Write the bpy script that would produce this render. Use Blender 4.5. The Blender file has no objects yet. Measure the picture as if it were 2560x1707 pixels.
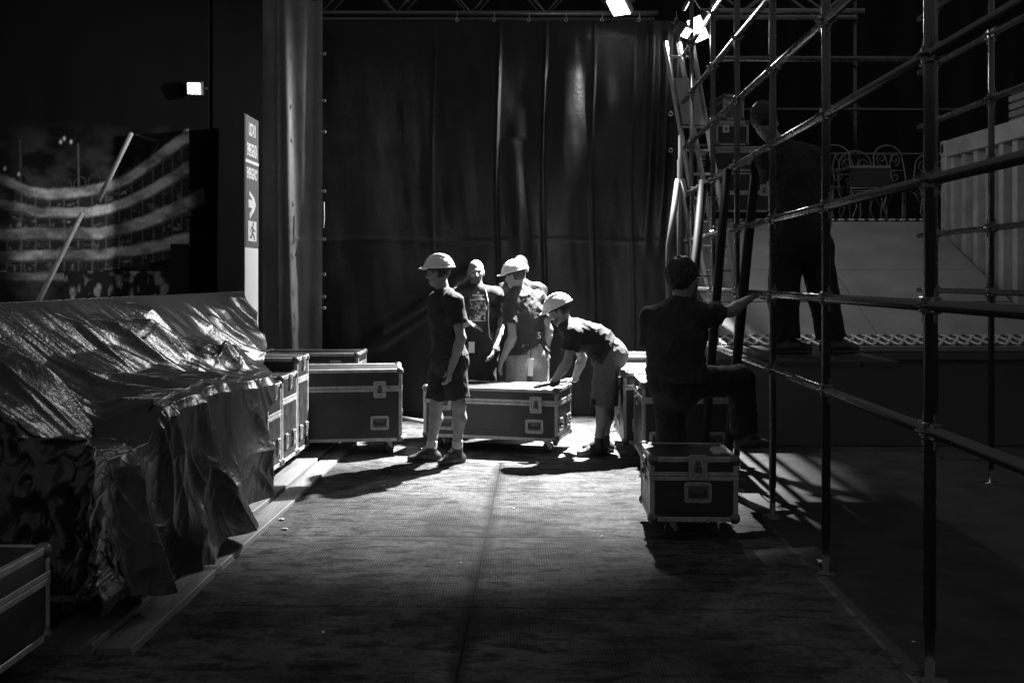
import bpy, math, random
import numpy as np
from mathutils import Vector, Matrix, Euler

# ------------------------------------------------------------------ camera, world, exposure
SC = bpy.context.scene
COL = SC.collection
FPX, U0, HZ, CAMZ = 2488.9, 1280.0, 695.0, 1.6      # photo focal length (px), centre column, horizon row, eye height

cam_data = bpy.data.cameras.new("camera")
cam = bpy.data.objects.new("camera", cam_data)
COL.objects.link(cam)
cam.location = (0, 0, CAMZ)
cam.rotation_euler = (math.radians(90), 0, 0)
cam_data.lens = 35
cam_data.sensor_width = 36
cam_data.shift_y = (HZ - 853.5) / 2560.0
cam_data.clip_end = 500
SC.camera = cam

world = bpy.data.worlds.new("World")
SC.world = world
world.use_nodes = True
WN = world.node_tree
bg = WN.nodes["Background"]
bg.inputs[0].default_value = (1, 1, 1, 1)
bg.inputs[1].default_value = 0.135                   # faint grey night glow

SC.view_settings.view_transform = 'Standard'
SC.view_settings.look = 'None'
SC.view_settings.exposure = 0
SC.view_settings.gamma = 1
SC.cycles.max_bounces = 5
SC.cycles.sample_clamp_indirect = 4
SC.cycles.use_denoising = True

POWER_MAIN, POWER_SIDE, POWER_RIGHT, POWER_LEFT = 18500, 1400, 85, 8   # the four lamps of the place

random.seed(7)
RNG = np.random.default_rng(11)
GROT = 0.0273                                        # the site grid is turned by this much
GANG = -math.atan(GROT)


def P(u, v, d):
    return Vector(((u - U0) * d / FPX, d, CAMZ - (v - HZ) * d / FPX))


def Gx(xp, d):
    return xp + GROT * d


# ------------------------------------------------------------------ materials
MATS = {}


def mat(name, base, rough=0.5, spec=0.5, metal=0.0, var=0.0, vscale=6.0, bump=0.0, bscale=60.0, detail=4.0,
        emit=0.0, rvar=0.0, stretch=None):
    if name in MATS:
        return MATS[name]
    m = bpy.data.materials.new(name)
    m.use_nodes = True
    nt = m.node_tree
    b = nt.nodes["Principled BSDF"]
    b.inputs["Base Color"].default_value = (base, base, base, 1)
    b.inputs["Roughness"].default_value = rough
    b.inputs["Metallic"].default_value = metal
    b.inputs["Specular IOR Level"].default_value = spec
    if emit:
        b.inputs["Emission Color"].default_value = (1, 1, 1, 1)
        b.inputs["Emission Strength"].default_value = emit
    tc = nt.nodes.new("ShaderNodeTexCoord")
    src = tc.outputs["Object"]
    if stretch:
        mp = nt.nodes.new("ShaderNodeMapping")
        mp.inputs["Scale"].default_value = stretch
        nt.links.new(src, mp.inputs["Vector"])
        src = mp.outputs["Vector"]
    if var or rvar:
        n = nt.nodes.new("ShaderNodeTexNoise")
        n.inputs["Scale"].default_value = vscale
        n.inputs["Detail"].default_value = detail
        n.inputs["Roughness"].default_value = 0.65
        nt.links.new(src, n.inputs["Vector"])
        if var:
            r = nt.nodes.new("ShaderNodeMapRange")
            r.inputs["From Min"].default_value = 0.3
            r.inputs["From Max"].default_value = 0.7
            r.inputs["To Min"].default_value = base * (1 - var)
            r.inputs["To Max"].default_value = base * (1 + var)
            nt.links.new(n.outputs["Fac"], r.inputs["Value"])
            nt.links.new(r.outputs["Result"], b.inputs["Base Color"])
        if rvar:
            r2 = nt.nodes.new("ShaderNodeMapRange")
            r2.inputs["From Min"].default_value = 0.3
            r2.inputs["From Max"].default_value = 0.7
            r2.inputs["To Min"].default_value = max(0.05, rough - rvar)
            r2.inputs["To Max"].default_value = rough + rvar
            nt.links.new(n.outputs["Fac"], r2.inputs["Value"])
            nt.links.new(r2.outputs["Result"], b.inputs["Roughness"])
    if bump:
        n2 = nt.nodes.new("ShaderNodeTexNoise")
        n2.inputs["Scale"].default_value = bscale
        n2.inputs["Detail"].default_value = 5
        nt.links.new(src, n2.inputs["Vector"])
        bp = nt.nodes.new("ShaderNodeBump")
        bp.inputs["Strength"].default_value = bump
        bp.inputs["Distance"].default_value = 0.01
        nt.links.new(n2.outputs["Fac"], bp.inputs["Height"])
        nt.links.new(bp.outputs["Normal"], b.inputs["Normal"])
    MATS[name] = m
    return m


LAM = mat("black_laminate", 0.02, 0.42, 0.5, var=0.35, vscale=9, bump=0.15, bscale=220, rvar=0.12)
ALU = mat("aluminium_edge", 0.34, 0.42, 0.5, metal=0.35, var=0.3, vscale=14, bump=0.15, bscale=90, rvar=0.12)
CORN = mat("dark_steel_corner", 0.12, 0.38, 0.5, metal=0.5, var=0.4, vscale=30)
STEEL = mat("zinc_steel", 0.36, 0.34, 0.5, metal=0.45, var=0.3, vscale=40, rvar=0.1)
DSTEEL = mat("dark_steel", 0.09, 0.4, 0.5, metal=0.4)
RUBBER = mat("black_rubber", 0.025, 0.6, 0.4)
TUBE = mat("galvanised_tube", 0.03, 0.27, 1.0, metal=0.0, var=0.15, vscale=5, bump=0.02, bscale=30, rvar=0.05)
TRUSSM = mat("truss_aluminium", 0.22, 0.35, 0.8, metal=0.2, var=0.2)
BLACKP = mat("black_paint", 0.025, 0.5, 0.5)
SKIN = mat("skin", 0.24, 0.5, 0.5, var=0.18, vscale=22, bump=0.12, bscale=160)
HATM = mat("white_hat_plastic", 0.85, 0.38, 0.5, var=0.12, vscale=12)
SHIRT = mat("black_cotton", 0.03, 0.85, 0.25, var=0.3, vscale=8, bump=0.25, bscale=120)
SHIRTG = mat("charcoal_cotton", 0.03, 0.85, 0.25, var=0.3, vscale=8, bump=0.25, bscale=120)
GREYC = mat("grey_canvas", 0.13, 0.85, 0.25, var=0.25, vscale=12, bump=0.3, bscale=150)
PALEC = mat("pale_canvas", 0.20, 0.85, 0.25, var=0.2, vscale=12, bump=0.3, bscale=150)
JEANS = mat("dark_denim", 0.018, 0.85, 0.25, var=0.3, vscale=12, bump=0.3, bscale=150)
HAIR = mat("dark_hair", 0.02, 0.5, 0.5, bump=0.6, bscale=120)
BEARDM = mat("short_beard", 0.07, 0.75, 0.3, bump=0.5, bscale=160)
SOCKM = mat("white_sock", 0.42, 0.9, 0.2, bump=0.3, bscale=180)
SHOEM = mat("dark_leather", 0.03, 0.42, 0.5, var=0.3, vscale=20)
SOLEM = mat("grey_rubber_sole", 0.06, 0.6, 0.4)
WHITEP = mat("white_board", 0.78, 0.45, 0.4, var=0.05, vscale=2)
GREYP = mat("grey_board", 0.13, 0.5, 0.4, var=0.08, vscale=5)
PRINTW = mat("white_print", 0.7, 0.6, 0.3)
PRINTG = mat("faint_print", 0.06, 0.6, 0.3)
LENS = mat("lit_lens", 0.8, 0.3, 0.5, emit=14.0)
LENSS = mat("lit_small_lens", 0.8, 0.3, 0.5, emit=25.0)


# ------------------------------------------------------------------ mesh helpers
class MB:
    def __init__(self):
        self.v, self.f = [], []

    def add(self, vs, fs):
        o = len(self.v)
        self.v += [tuple(p) for p in vs]
        self.f += [tuple(i + o for i in q) for q in fs]
        return self

    def box(self, x0, x1, y0, y1, z0, z1, M=None):
        vs = [Vector((x, y, z)) for z in (z0, z1) for y in (y0, y1) for x in (x0, x1)]
        if M is not None:
            vs = [M @ p for p in vs]
        return self.add(vs, [(0, 2, 3, 1), (4, 5, 7, 6), (0, 1, 5, 4), (2, 6, 7, 3), (0, 4, 6, 2), (1, 3, 7, 5)])

    def bbox(self, x0, x1, y0, y1, z0, z1, b=0.004, M=None):
        """box with chamfered vertical and top edges"""
        vs, fs = [], []
        rings = [(z0, b), (z0 + b, 0), (z1 - b, 0), (z1, b)]
        n = 8
        for z, i in rings:
            a0, a1, c0, c1 = x0 + i, x1 - i, y0 + i, y1 - i
            k = b
            vs += [(a0 + k, c0, z), (a1 - k, c0, z), (a1, c0 + k, z), (a1, c1 - k, z), (a1 - k, c1, z), (a0 + k, c1, z), (a0, c1 - k, z), (a0, c0 + k, z)]
        for r in range(3):
            for i in range(n):
                fs.append((r * n + i, r * n + (i + 1) % n, (r + 1) * n + (i + 1) % n, (r + 1) * n + i))
        fs.append(tuple(range(n - 1, -1, -1)))
        fs.append(tuple(range(3 * n, 4 * n)))
        vs = [Vector(p) for p in vs]
        if M is not None:
            vs = [M @ p for p in vs]
        return self.add(vs, fs)

    def path(self, pts, r, n=8, closed=False, caps=True):
        """tube along a polyline; r a number or list"""
        pts = [Vector(p) for p in pts]
        m = len(pts)
        rs = r if isinstance(r, (list, tuple)) else [r] * m
        vs, fs = [], []
        prev = None
        for i, p in enumerate(pts):
            if closed:
                t = pts[(i + 1) % m] - pts[i - 1]
            else:
                t = pts[min(i + 1, m - 1)] - pts[max(i - 1, 0)]
            t.normalize()
            if prev is None:
                a = Vector((0, 0, 1)) if abs(t.z) < 0.9 else Vector((1, 0, 0))
                x = t.cross(a).normalized()
            else:
                x = (prev - t * prev.dot(t)).normalized()
            prev = x
            y = t.cross(x)
            for k in range(n):
                a = 2 * math.pi * k / n
                vs.append(p + (x * math.cos(a) + y * math.sin(a)) * rs[i])
        segs = m if closed else m - 1
        for i in range(segs):
            j = (i + 1) % m
            for k in range(n):
                fs.append((i * n + k, i * n + (k + 1) % n, j * n + (k + 1) % n, j * n + k))
        if caps and not closed:
            fs.append(tuple(range(n - 1, -1, -1)))
            fs.append(tuple((m - 1) * n + k for k in range(n)))
        return self.add(vs, fs)

    def tube(self, a, b, r, n=10):
        return self.path([a, b], r, n)

    def lathe(self, prof, n=16, M=None):
        """profile [(r,z)] round the z axis"""
        vs, fs = [], []
        for r, z in prof:
            for k in range(n):
                a = 2 * math.pi * k / n
                vs.append(Vector((r * math.cos(a), r * math.sin(a), z)))
        for i in range(len(prof) - 1):
            for k in range(n):
                fs.append((i * n + k, i * n + (k + 1) % n, (i + 1) * n + (k + 1) % n, (i + 1) * n + k))
        fs.append(tuple(range(n - 1, -1, -1)))
        fs.append(tuple((len(prof) - 1) * n + k for k in range(n)))
        if M is not None:
            vs = [M @ p for p in vs]
        return self.add(vs, fs)

    def prism(self, poly, y0, y1, M=None):
        """polygon in x,z extruded along y"""
        n = len(poly)
        vs = [Vector((x, y0, z)) for x, z in poly] + [Vector((x, y1, z)) for x, z in poly]
        if M is not None:
            vs = [M @ p for p in vs]
        fs = [tuple(range(n)), tuple(range(2 * n - 1, n - 1, -1))]
        for i in range(n):
            j = (i + 1) % n
            fs.append((i, i + n, j + n, j))
        return self.add(vs, fs)

    def ring(self, outer, inner, y0, y1):
        """flat frame between two outlines (x,z), front at y0 (towards -y), back at y1"""
        n = len(outer)
        vs = [(x, y0, z) for x, z in outer] + [(x, y0, z) for x, z in inner] + [(x, y1, z) for x, z in outer] + [(x, y1, z) for x, z in inner]
        fs = []
        for i in range(n):
            j = (i + 1) % n
            fs += [(i, j, n + j, n + i), (2 * n + i, 2 * n + j, j, i), (n + i, n + j, 3 * n + j, 3 * n + i)]
        return self.add(vs, fs)

    def mesh(self, name, m, smooth=False):
        me = bpy.data.meshes.new(name)
        me.from_pydata(self.v, [], self.f)
        me.validate()
        me.materials.append(m)
        if smooth:
            me.shade_smooth()
        return me

    def build(self, name, m, parent=None, smooth=False):
        return put(name, self.mesh(name, m, smooth), parent)


def put(name, me, parent=None, loc=None, rot=None):
    o = bpy.data.objects.new(name, me)
    COL.objects.link(o)
    if parent is not None:
        o.parent = parent
    if loc is not None:
        o.location = loc
    if rot is not None:
        o.rotation_euler = rot
    return o


def tag(o, label, cat, group=None):
    o["label"] = label
    o["category"] = cat
    if group:
        o["group"] = group
    return o


def thing(name, label, cat, loc=(0, 0, 0), rz=0.0, group=None):
    o = bpy.data.objects.new(name, None)
    o.empty_display_size = 0.1
    COL.objects.link(o)
    o.location = loc
    o.rotation_euler = (0, 0, rz)
    return tag(o, label, cat, group)


def struct(o):
    o["kind"] = "structure"
    return o


def rrect(w, h, r, n=4, cx=0.0, cz=0.0):
    pts = []
    for qx, qz, a0 in ((1, 1, 0), (-1, 1, 90), (-1, -1, 180), (1, -1, 270)):
        for k in range(n + 1):
            a = math.radians(a0 + 90 * k / n)
            pts.append((cx + qx * (w / 2 - r) + r * math.cos(a), cz + qz * (h / 2 - r) + r * math.sin(a)))
    return pts


def text(name, s, size, m, parent, loc, rot, extrude=0.0006, offset=0.0, align='LEFT', sx=1.0, spacing=1.0):
    c = bpy.data.curves.new(name, 'FONT')
    c.body = s
    c.size = size
    c.extrude = extrude
    c.offset = offset
    c.align_x = align
    c.space_character = spacing
    c.resolution_u = 3
    c.materials.append(m)
    tmp = bpy.data.objects.new(name, c)
    me = bpy.data.meshes.new_from_object(tmp)
    bpy.data.objects.remove(tmp)
    me.name = name
    o = put(name, me, parent)
    o.location = loc
    o.rotation_euler = rot
    o.scale = (sx, 1, 1)
    return o


# ------------------------------------------------------------------ noise and grids
def vnoise(p, seed=0):
    """value noise at points p (...,3), in 0..1"""
    p = np.asarray(p, dtype=np.float64)
    i = np.floor(p).astype(np.int64)
    f = p - i
    f = f * f * (3 - 2 * f)

    def h(ix, iy, iz):
        n = (ix * 374761393 + iy * 668265263 + iz * 2147483647 + seed * 1274126177) & 0xFFFFFFFF
        n = ((n ^ (n >> 13)) * 1274126177) & 0xFFFFFFFF
        n = n ^ (n >> 16)
        return (n & 0xFFFF) / 65535.0
    x, y, z = i[..., 0], i[..., 1], i[..., 2]
    fx, fy, fz = f[..., 0], f[..., 1], f[..., 2]
    r = 0
    for dx in (0, 1):
        wx = fx if dx else 1 - fx
        for dy in (0, 1):
            wy = fy if dy else 1 - fy
            for dz in (0, 1):
                wz = fz if dz else 1 - fz
                r = r + h(x + dx, y + dy, z + dz) * wx * wy * wz
    return r


def fbm(p, oct=3, seed=0):
    p = np.asarray(p, dtype=np.float64)
    r, a, t = 0, 1.0, 0
    for k in range(oct):
        r = r + a * vnoise(p * (2 ** k), seed + k)
        t += a
        a *= 0.5
    return r / t


def grid_mesh(name, V, m, smooth=True, colors=None, keep=None):
    """V (n,m,3) array -> grid mesh"""
    a, b = V.shape[:2]
    idx = np.arange(a * b).reshape(a, b)
    q = np.stack([idx[:-1, :-1], idx[1:, :-1], idx[1:, 1:], idx[:-1, 1:]], -1).reshape(-1, 4)
    if keep is not None:
        q = q[keep.reshape(-1)]
    me = bpy.data.meshes.new(name)
    me.from_pydata(V.reshape(-1, 3).tolist(), [], q.tolist())
    if m is not None:
        me.materials.append(m)
    if smooth:
        me.shade_smooth()
    if colors is not None:
        ca = me.color_attributes.new("print", 'FLOAT_COLOR', 'POINT')
        c = np.ones((a * b, 4), dtype=np.float32)
        c[:, :3] = colors.reshape(-1, 1)
        ca.data.foreach_set("color", c.reshape(-1))
    return me


# ------------------------------------------------------------------ implicit surfaces for bodies and clothes
def A(*p):
    return np.array(p[0] if len(p) == 1 else p, dtype=np.float64)


def nrm(v):
    v = A(v)
    return v / (np.linalg.norm(v) + 1e-9)


def lerp(a, b, t):
    return A(a) * (1 - t) + A(b) * t


def cap(a, b, ra, rb, k=0.02, flat=None, cut=None, sub=False):
    a, b = A(a), A(b)
    R = max(ra, rb)
    return dict(t='c', a=a, b=b, ra=ra, rb=rb, k=k, flat=flat, cut=cut, sub=sub, lo=np.minimum(a, b) - R, hi=np.maximum(a, b) + R)


def ell(c, r, ax=None, k=0.02, cut=None, sub=False):
    c = A(c)
    r = A(r)
    R = r.max()
    return dict(t='e', c=c, r=r, ax=np.eye(3) if ax is None else ax, k=k, cut=cut, sub=sub, lo=c - R, hi=c + R)


def pdist(pr, Q):
    if pr['t'] == 'c':
        ab = pr['b'] - pr['a']
        L2 = float(ab @ ab) + 1e-12
        w = Q - pr['a']
        t = np.clip((w @ ab) / L2, 0, 1)
        q = w - t[..., None] * ab
        if pr['flat'] is not None:
            n, f = pr['flat']
            s = q @ n
            q = q + ((1 / f - 1) * s)[..., None] * n
            d = np.sqrt((q * q).sum(-1)) - (pr['ra'] + (pr['rb'] - pr['ra']) * t)
            d = d * (0.5 + 0.5 * f)
        else:
            d = np.sqrt((q * q).sum(-1)) - (pr['ra'] + (pr['rb'] - pr['ra']) * t)
    else:
        w = (Q - pr['c']) @ pr['ax']
        k0 = np.sqrt(((w / pr['r']) ** 2).sum(-1))
        k1 = np.sqrt(((w / pr['r'] ** 2) ** 2).sum(-1)) + 1e-9
        d = k0 * (k0 - 1) / k1
    if pr['cut'] is not None:
        p, n = pr['cut']
        d = np.maximum(d, (Q - A(p)) @ nrm(n))
    return d


def sdf_mesh(name, prims, res, m, post=None, smooth=True):
    lo = np.min([p['lo'] for p in prims if not p['sub']], 0) - 4 * res - 0.02
    hi = np.max([p['hi'] for p in prims if not p['sub']], 0) + 4 * res + 0.02
    dims = np.ceil((hi - lo) / res).astype(int) + 1
    ax = [lo[i] + res * np.arange(dims[i]) for i in range(3)]
    F = np.full(dims, 1.0)
    for pr in prims:
        mg = pr['k'] * 1.2 + 3 * res
        i0 = np.clip(((pr['lo'] - mg - lo) / res).astype(int), 0, dims - 1)
        i1 = np.clip(((pr['hi'] + mg - lo) / res).astype(int) + 2, 1, dims)
        if (i1 <= i0).any():
            continue
        g = np.meshgrid(*[ax[i][i0[i]:i1[i]] for i in range(3)], indexing='ij')
        Q = np.stack(g, -1)
        d = pdist(pr, Q)
        sl = tuple(slice(i0[i], i1[i]) for i in range(3))
        f = F[sl]
        k = pr['k']
        if pr['sub']:
            d = -d
            h = np.clip(0.5 - 0.5 * (f - d) / k, 0, 1)
            F[sl] = f * (1 - h) + d * h + k * h * (1 - h)
        else:
            h = np.clip(0.5 + 0.5 * (f - d) / k, 0, 1)
            F[sl] = f * (1 - h) + d * h - k * h * (1 - h)
    if post is not None:
        near = np.abs(F) < 0.09
        ii = np.argwhere(near)
        Q = lo + ii * res
        F[near] = post(Q, F[near])
    # keep the border outside
    F[0], F[-1] = 1, 1
    F[:, 0], F[:, -1] = 1, 1
    F[:, :, 0], F[:, :, -1] = 1, 1
    S = F < 0
    cnt = np.zeros(dims - 1, dtype=np.int8)
    n = dims
    for dx in (0, 1):
        for dy in (0, 1):
            for dz in (0, 1):
                cnt += S[dx:n[0] - 1 + dx, dy:n[1] - 1 + dy, dz:n[2] - 1 + dz]
    mixed = (cnt > 0) & (cnt < 8)
    cells = np.argwhere(mixed)
    idx = np.full(dims - 1, -1, dtype=np.int64)
    idx[mixed] = np.arange(len(cells))
    pos = np.zeros((len(cells), 3))
    num = np.zeros(len(cells))
    cor = [(dx, dy, dz) for dx in (0, 1) for dy in (0, 1) for dz in (0, 1)]
    for c0 in cor:
        for a in range(3):
            if c0[a] == 0:
                c1 = list(c0)
                c1[a] = 1
                p0, p1 = cells + c0, cells + c1
                f0, f1 = F[tuple(p0.T)], F[tuple(p1.T)]
                cr = (f0 < 0) != (f1 < 0)
                t = np.where(cr, f0 / np.where(cr, f0 - f1, 1), 0)
                pos += np.where(cr[:, None], p0 + t[:, None] * (p1 - p0), 0)
                num += cr
    pos = lo + res * pos / num[:, None]
    faces = []
    for a in range(3):
        b, c = (a + 1) % 3, (a + 2) % 3
        s0 = [slice(None)] * 3
        s1 = [slice(None)] * 3
        s0[a] = slice(0, -1)
        s1[a] = slice(1, None)
        e = S[tuple(s0)] != S[tuple(s1)]
        ed = np.argwhere(e)
        ed = ed[(ed[:, b] > 0) & (ed[:, c] > 0)]
        inside = S[tuple(ed.T)]
        ob, oc = np.zeros(3, int), np.zeros(3, int)
        ob[b], oc[c] = 1, 1
        q = np.stack([idx[tuple((ed - ob - oc).T)], idx[tuple((ed - oc).T)], idx[tuple(ed.T)], idx[tuple((ed - ob).T)]], -1)
        q[~inside] = q[~inside][:, ::-1]
        faces.append(q)
    q = np.concatenate(faces)
    me = bpy.data.meshes.new(name)
    me.vertices.add(len(pos))
    me.vertices.foreach_set("co", pos.astype(np.float32).reshape(-1))
    me.loops.add(q.size)
    me.loops.foreach_set("vertex_index", q.astype(np.int32).reshape(-1))
    me.polygons.add(len(q))
    me.polygons.foreach_set("loop_start", (np.arange(len(q)) * 4).astype(np.int32))
    me.update(calc_edges=True)
    me.validate()
    me.materials.append(m)
    if smooth:
        me.shade_smooth()
    return me

# ================================================================== SETTING
def floor_material(name, ribs, base):
    m = bpy.data.materials.new(name)
    m.use_nodes = True
    nt = m.node_tree
    N, L = nt.nodes, nt.links
    b = N["Principled BSDF"]
    b.inputs["Roughness"].default_value = 0.8
    b.inputs["Specular IOR Level"].default_value = 0.10
    tc = N.new("ShaderNodeTexCoord")

    def noise(scale, detail, rough, stretch=None, dist=0.0):
        n = N.new("ShaderNodeTexNoise")
        n.inputs["Scale"].default_value = scale
        n.inputs["Detail"].default_value = detail
        n.inputs["Roughness"].default_value = rough
        n.inputs["Distortion"].default_value = dist
        src = tc.outputs["Object"]
        if stretch:
            mp = N.new("ShaderNodeMapping")
            mp.inputs["Scale"].default_value = stretch
            L.new(src, mp.inputs["Vector"])
            src = mp.outputs["Vector"]
        L.new(src, n.inputs["Vector"])
        return n.outputs["Fac"]

    def rng(src, a, c, lo, hi):
        r = N.new("ShaderNodeMapRange")
        r.inputs["From Min"].default_value = a
        r.inputs["From Max"].default_value = c
        r.inputs["To Min"].default_value = lo
        r.inputs["To Max"].default_value = hi
        L.new(src, r.inputs["Value"])
        return r.outputs["Result"]

    def op(o, a, c):
        x = N.new("ShaderNodeMath")
        x.operation = o
        for k, q in enumerate((a, c)):
            if isinstance(q, float):
                x.inputs[k].default_value = q
            else:
                L.new(q, x.inputs[k])
        return x.outputs[0]
    big = rng(noise(0.9, 9, 0.68), 0.40, 0.60, 0.34, 1.2)             # broad dirty and trodden areas
    blot = rng(noise(4.5, 9, 0.72, (1.0, 2.6, 1), 0.6), 0.40, 0.52, 0.30, 1.1)   # blotches drawn across the walkway
    spk = rng(noise(38.0, 5, 0.6), 0.36, 0.50, 0.55, 1.06)            # grit
    scf = rng(noise(2.2, 7, 0.6, (7.0, 0.7, 1), 1.2), 0.60, 0.70, 1.0, 1.35)     # pale scuffs left by rolling cases
    v = op('MULTIPLY', op('MULTIPLY', op('MULTIPLY', big, blot), op('MULTIPLY', spk, scf)), base)
    bp = N.new("ShaderNodeBump")
    bp.inputs["Strength"].default_value = 0.5
    bp.inputs["Distance"].default_value = 0.006
    if ribs:
        wv = N.new("ShaderNodeTexWave")
        wv.bands_direction = 'X'
        wv.inputs["Scale"].default_value = 22.0
        wv.inputs["Distortion"].default_value = 1.4
        wv.inputs["Detail"].default_value = 2
        wv.inputs["Detail Scale"].default_value = 1.5
        L.new(tc.outputs["Object"], wv.inputs["Vector"])
        where = rng(noise(1.4, 6, 0.7), 0.42, 0.58, 0.0, 1.0)           # ribs are worn away in places
        rib = op('MULTIPLY', wv.outputs["Fac"], where)
        v = op('MULTIPLY', v, rng(rib, 0.0, 0.8, 1.08, 0.72))
        L.new(op('SUBTRACT', spk, rib), bp.inputs["Height"])
    else:
        L.new(op('ADD', spk, blot), bp.inputs["Height"])
    if ribs:                                                            # dirt gathered along the joint of the two rows of mats
        sp = N.new("ShaderNodeSeparateXYZ")
        L.new(tc.outputs["Object"], sp.inputs[0])
        off = op('ADD', op('SUBTRACT', sp.outputs[0], op('MULTIPLY', sp.outputs[1], GROT)), 0.33)
        off = op('ADD', off, rng(noise(3.0, 5, 0.6), 0.3, 0.7, -0.03, 0.03))
        ab = op('ABSOLUTE', off, 0.0)
        v = op('MULTIPLY', v, rng(ab, 0.012, 0.065, 0.34, 1.0))
        ln = op('ABSOLUTE', op('ADD', op('SUBTRACT', sp.outputs[0], op('MULTIPLY', sp.outputs[1], GROT)), 0.329), 0.0)
        v = op('MULTIPLY', v, rng(ln, 0.004, 0.008, 0.2, 1.0))
    L.new(v, b.inputs["Base Color"])
    L.new(bp.outputs["Normal"], b.inputs["Normal"])
    return m


GROUNDM = mat("shade_darkened_earth", 0.032, 0.75, 0.3, var=0.5, vscale=3.5, bump=0.6, bscale=14, detail=8)  # base colour near black, painting in the shade under the right scaffold
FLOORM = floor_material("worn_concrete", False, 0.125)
MATM = floor_material("ribbed_matting", True, 0.068)

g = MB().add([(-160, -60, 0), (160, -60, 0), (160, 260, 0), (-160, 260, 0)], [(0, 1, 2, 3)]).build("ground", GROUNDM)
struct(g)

# slab of the working area, then the matting strips on it, each strip a little apart from the next
sl = MB()
M4 = Matrix.Rotation(GANG, 4, 'Z')
sl.add([M4 @ Vector(p) for p in ((-4.2, 2.0, 0.004), (1.5, 2.0, 0.004), (1.5, 11.9, 0.004), (-4.2, 11.9, 0.004))], [(0, 1, 2, 3)])  # right edge pulled in so the earth with painted shade starts by the scaffold
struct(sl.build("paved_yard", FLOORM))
mt = MB()
ys = [1.0, 2.2, 3.51, 4.82, 6.13, 7.44, 8.62]
for xa, xb, off in ((-2.3, -0.320, 0.0), (-0.3262, 1.48, 0.0)):
    for y0, y1 in zip(ys[:-1], ys[1:]):
        y0, y1 = y0 + off, y1 + off
        n, k = 14, 14
        base = len(mt.v)
        for i in range(n + 1):
            for j in range(k + 1):
                x = xa + (xb - xa - 0.006) * i / n
                y = y0 + (y1 - y0 - 0.008) * j / k
                z = 0.0085 + 0.006 * float(vnoise(A(x * 1.7 + 5, y * 1.7, 0.3))) + 0.002 * random.random()
                if i in (0, n) or j in (0, k):
                    z = 0.0065
                mt.v.append(tuple(M4 @ Vector((x, y, z))))
        for i in range(n):
            for j in range(k):
                q = base + i * (k + 1) + j
                mt.f.append((q, q + k + 1, q + k + 2, q + 1))
struct(mt.build("floor_matting", MATM, smooth=True))
# ------------------------------------------------------------------ tall black drape added to hide the world glow and keep the rear dark
DRAPEM = mat("black_drape_cloth", 0.014, 0.9, 0.2, var=0.2, vscale=1.5)
xs = np.linspace(-13, 14, 271)
zs = np.linspace(0.0, 11.0, 24)
X, Z = np.meshgrid(xs, zs, indexing='ij')
V = np.stack([X, 17.0 + 0.12 * np.sin(X * 9 + 2 * np.sin(X * 1.3)), Z], -1)
o = put("added_backdrop_drape", grid_mesh("added_backdrop_drape", V, DRAPEM))
tag(o, "tall black pleated drape added behind the stage to keep the background dark", "drape")


# ------------------------------------------------------------------ back tarpaulin curtain
VINYL = mat("black_vinyl", 0.013, 0.45, 0.25, var=0.35, vscale=2.2, bump=0.35, bscale=26, detail=7, rvar=0.14)
VINYLG = mat("grey_vinyl", 0.16, 0.48, 0.5, var=0.3, vscale=1.6, bump=0.3, bscale=22, detail=7, rvar=0.12)


def ridge(x, c, w):
    return np.exp(-((x - c) / w) ** 2)


CY = 11.45
xs = np.linspace(-2.25, 1.98, 330)
zs = np.linspace(0.02, 4.55, 180)
X, Z = np.meshgrid(xs, zs, indexing='ij')
pn = np.stack([X * 0.9, X * 0 + 0.3, Z * 0.28], -1)
w = (fbm(pn, 3, 3) - 0.5) * 0.50
pn2 = np.stack([X * 3.1 + Z * 0.25, X * 0 + 7.3, Z * 0.5], -1)
w += (fbm(pn2, 3, 9) - 0.5) * 0.10
w *= np.interp(X, [-2.3, -0.6, 0.3], [0.35, 0.55, 1.0])
for c, a in ((-0.16, 0.045), (0.37, 0.05), (0.93, 0.03), (1.38, 0.015), (-0.9, 0.008)):   # sewn seams stand out
    w -= a * ridge(X, c + 0.02 * np.sin(Z * 1.7), 0.018)
w -= 0.12 * ridge(X, 0.06 + 0.09 * (2.6 - Z) * (Z < 3.2), 0.09) * np.clip((3.6 - Z) / 1.2, 0, 1) * np.clip((Z - 1.6) / 0.6, 0, 1)
w -= 0.11 * ridge(X, 0.64, 0.22) * np.clip((4.4 - Z) / 0.5, 0, 1) * np.clip((Z - 1.9) / 1.2, 0, 1)
w -= 0.06 * ridge(X, 1.05 + 0.1 * np.sin(Z * 0.8), 0.13) * np.clip((4.4 - Z) / 0.5, 0, 1) * np.clip((Z - 3.0) / 0.6, 0, 1)
for c in (1.62, 1.78, 1.9):
    w -= 0.09 * ridge(X, c - 0.07 * (4.5 - Z) * 0.5, 0.045) * np.clip((Z - 1.8) / 1.0, 0, 1)
w -= 0.02 * ridge(Z, 2.03 + 0.01 * np.sin(X * 3), 0.015)                                            # horizontal seam
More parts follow.
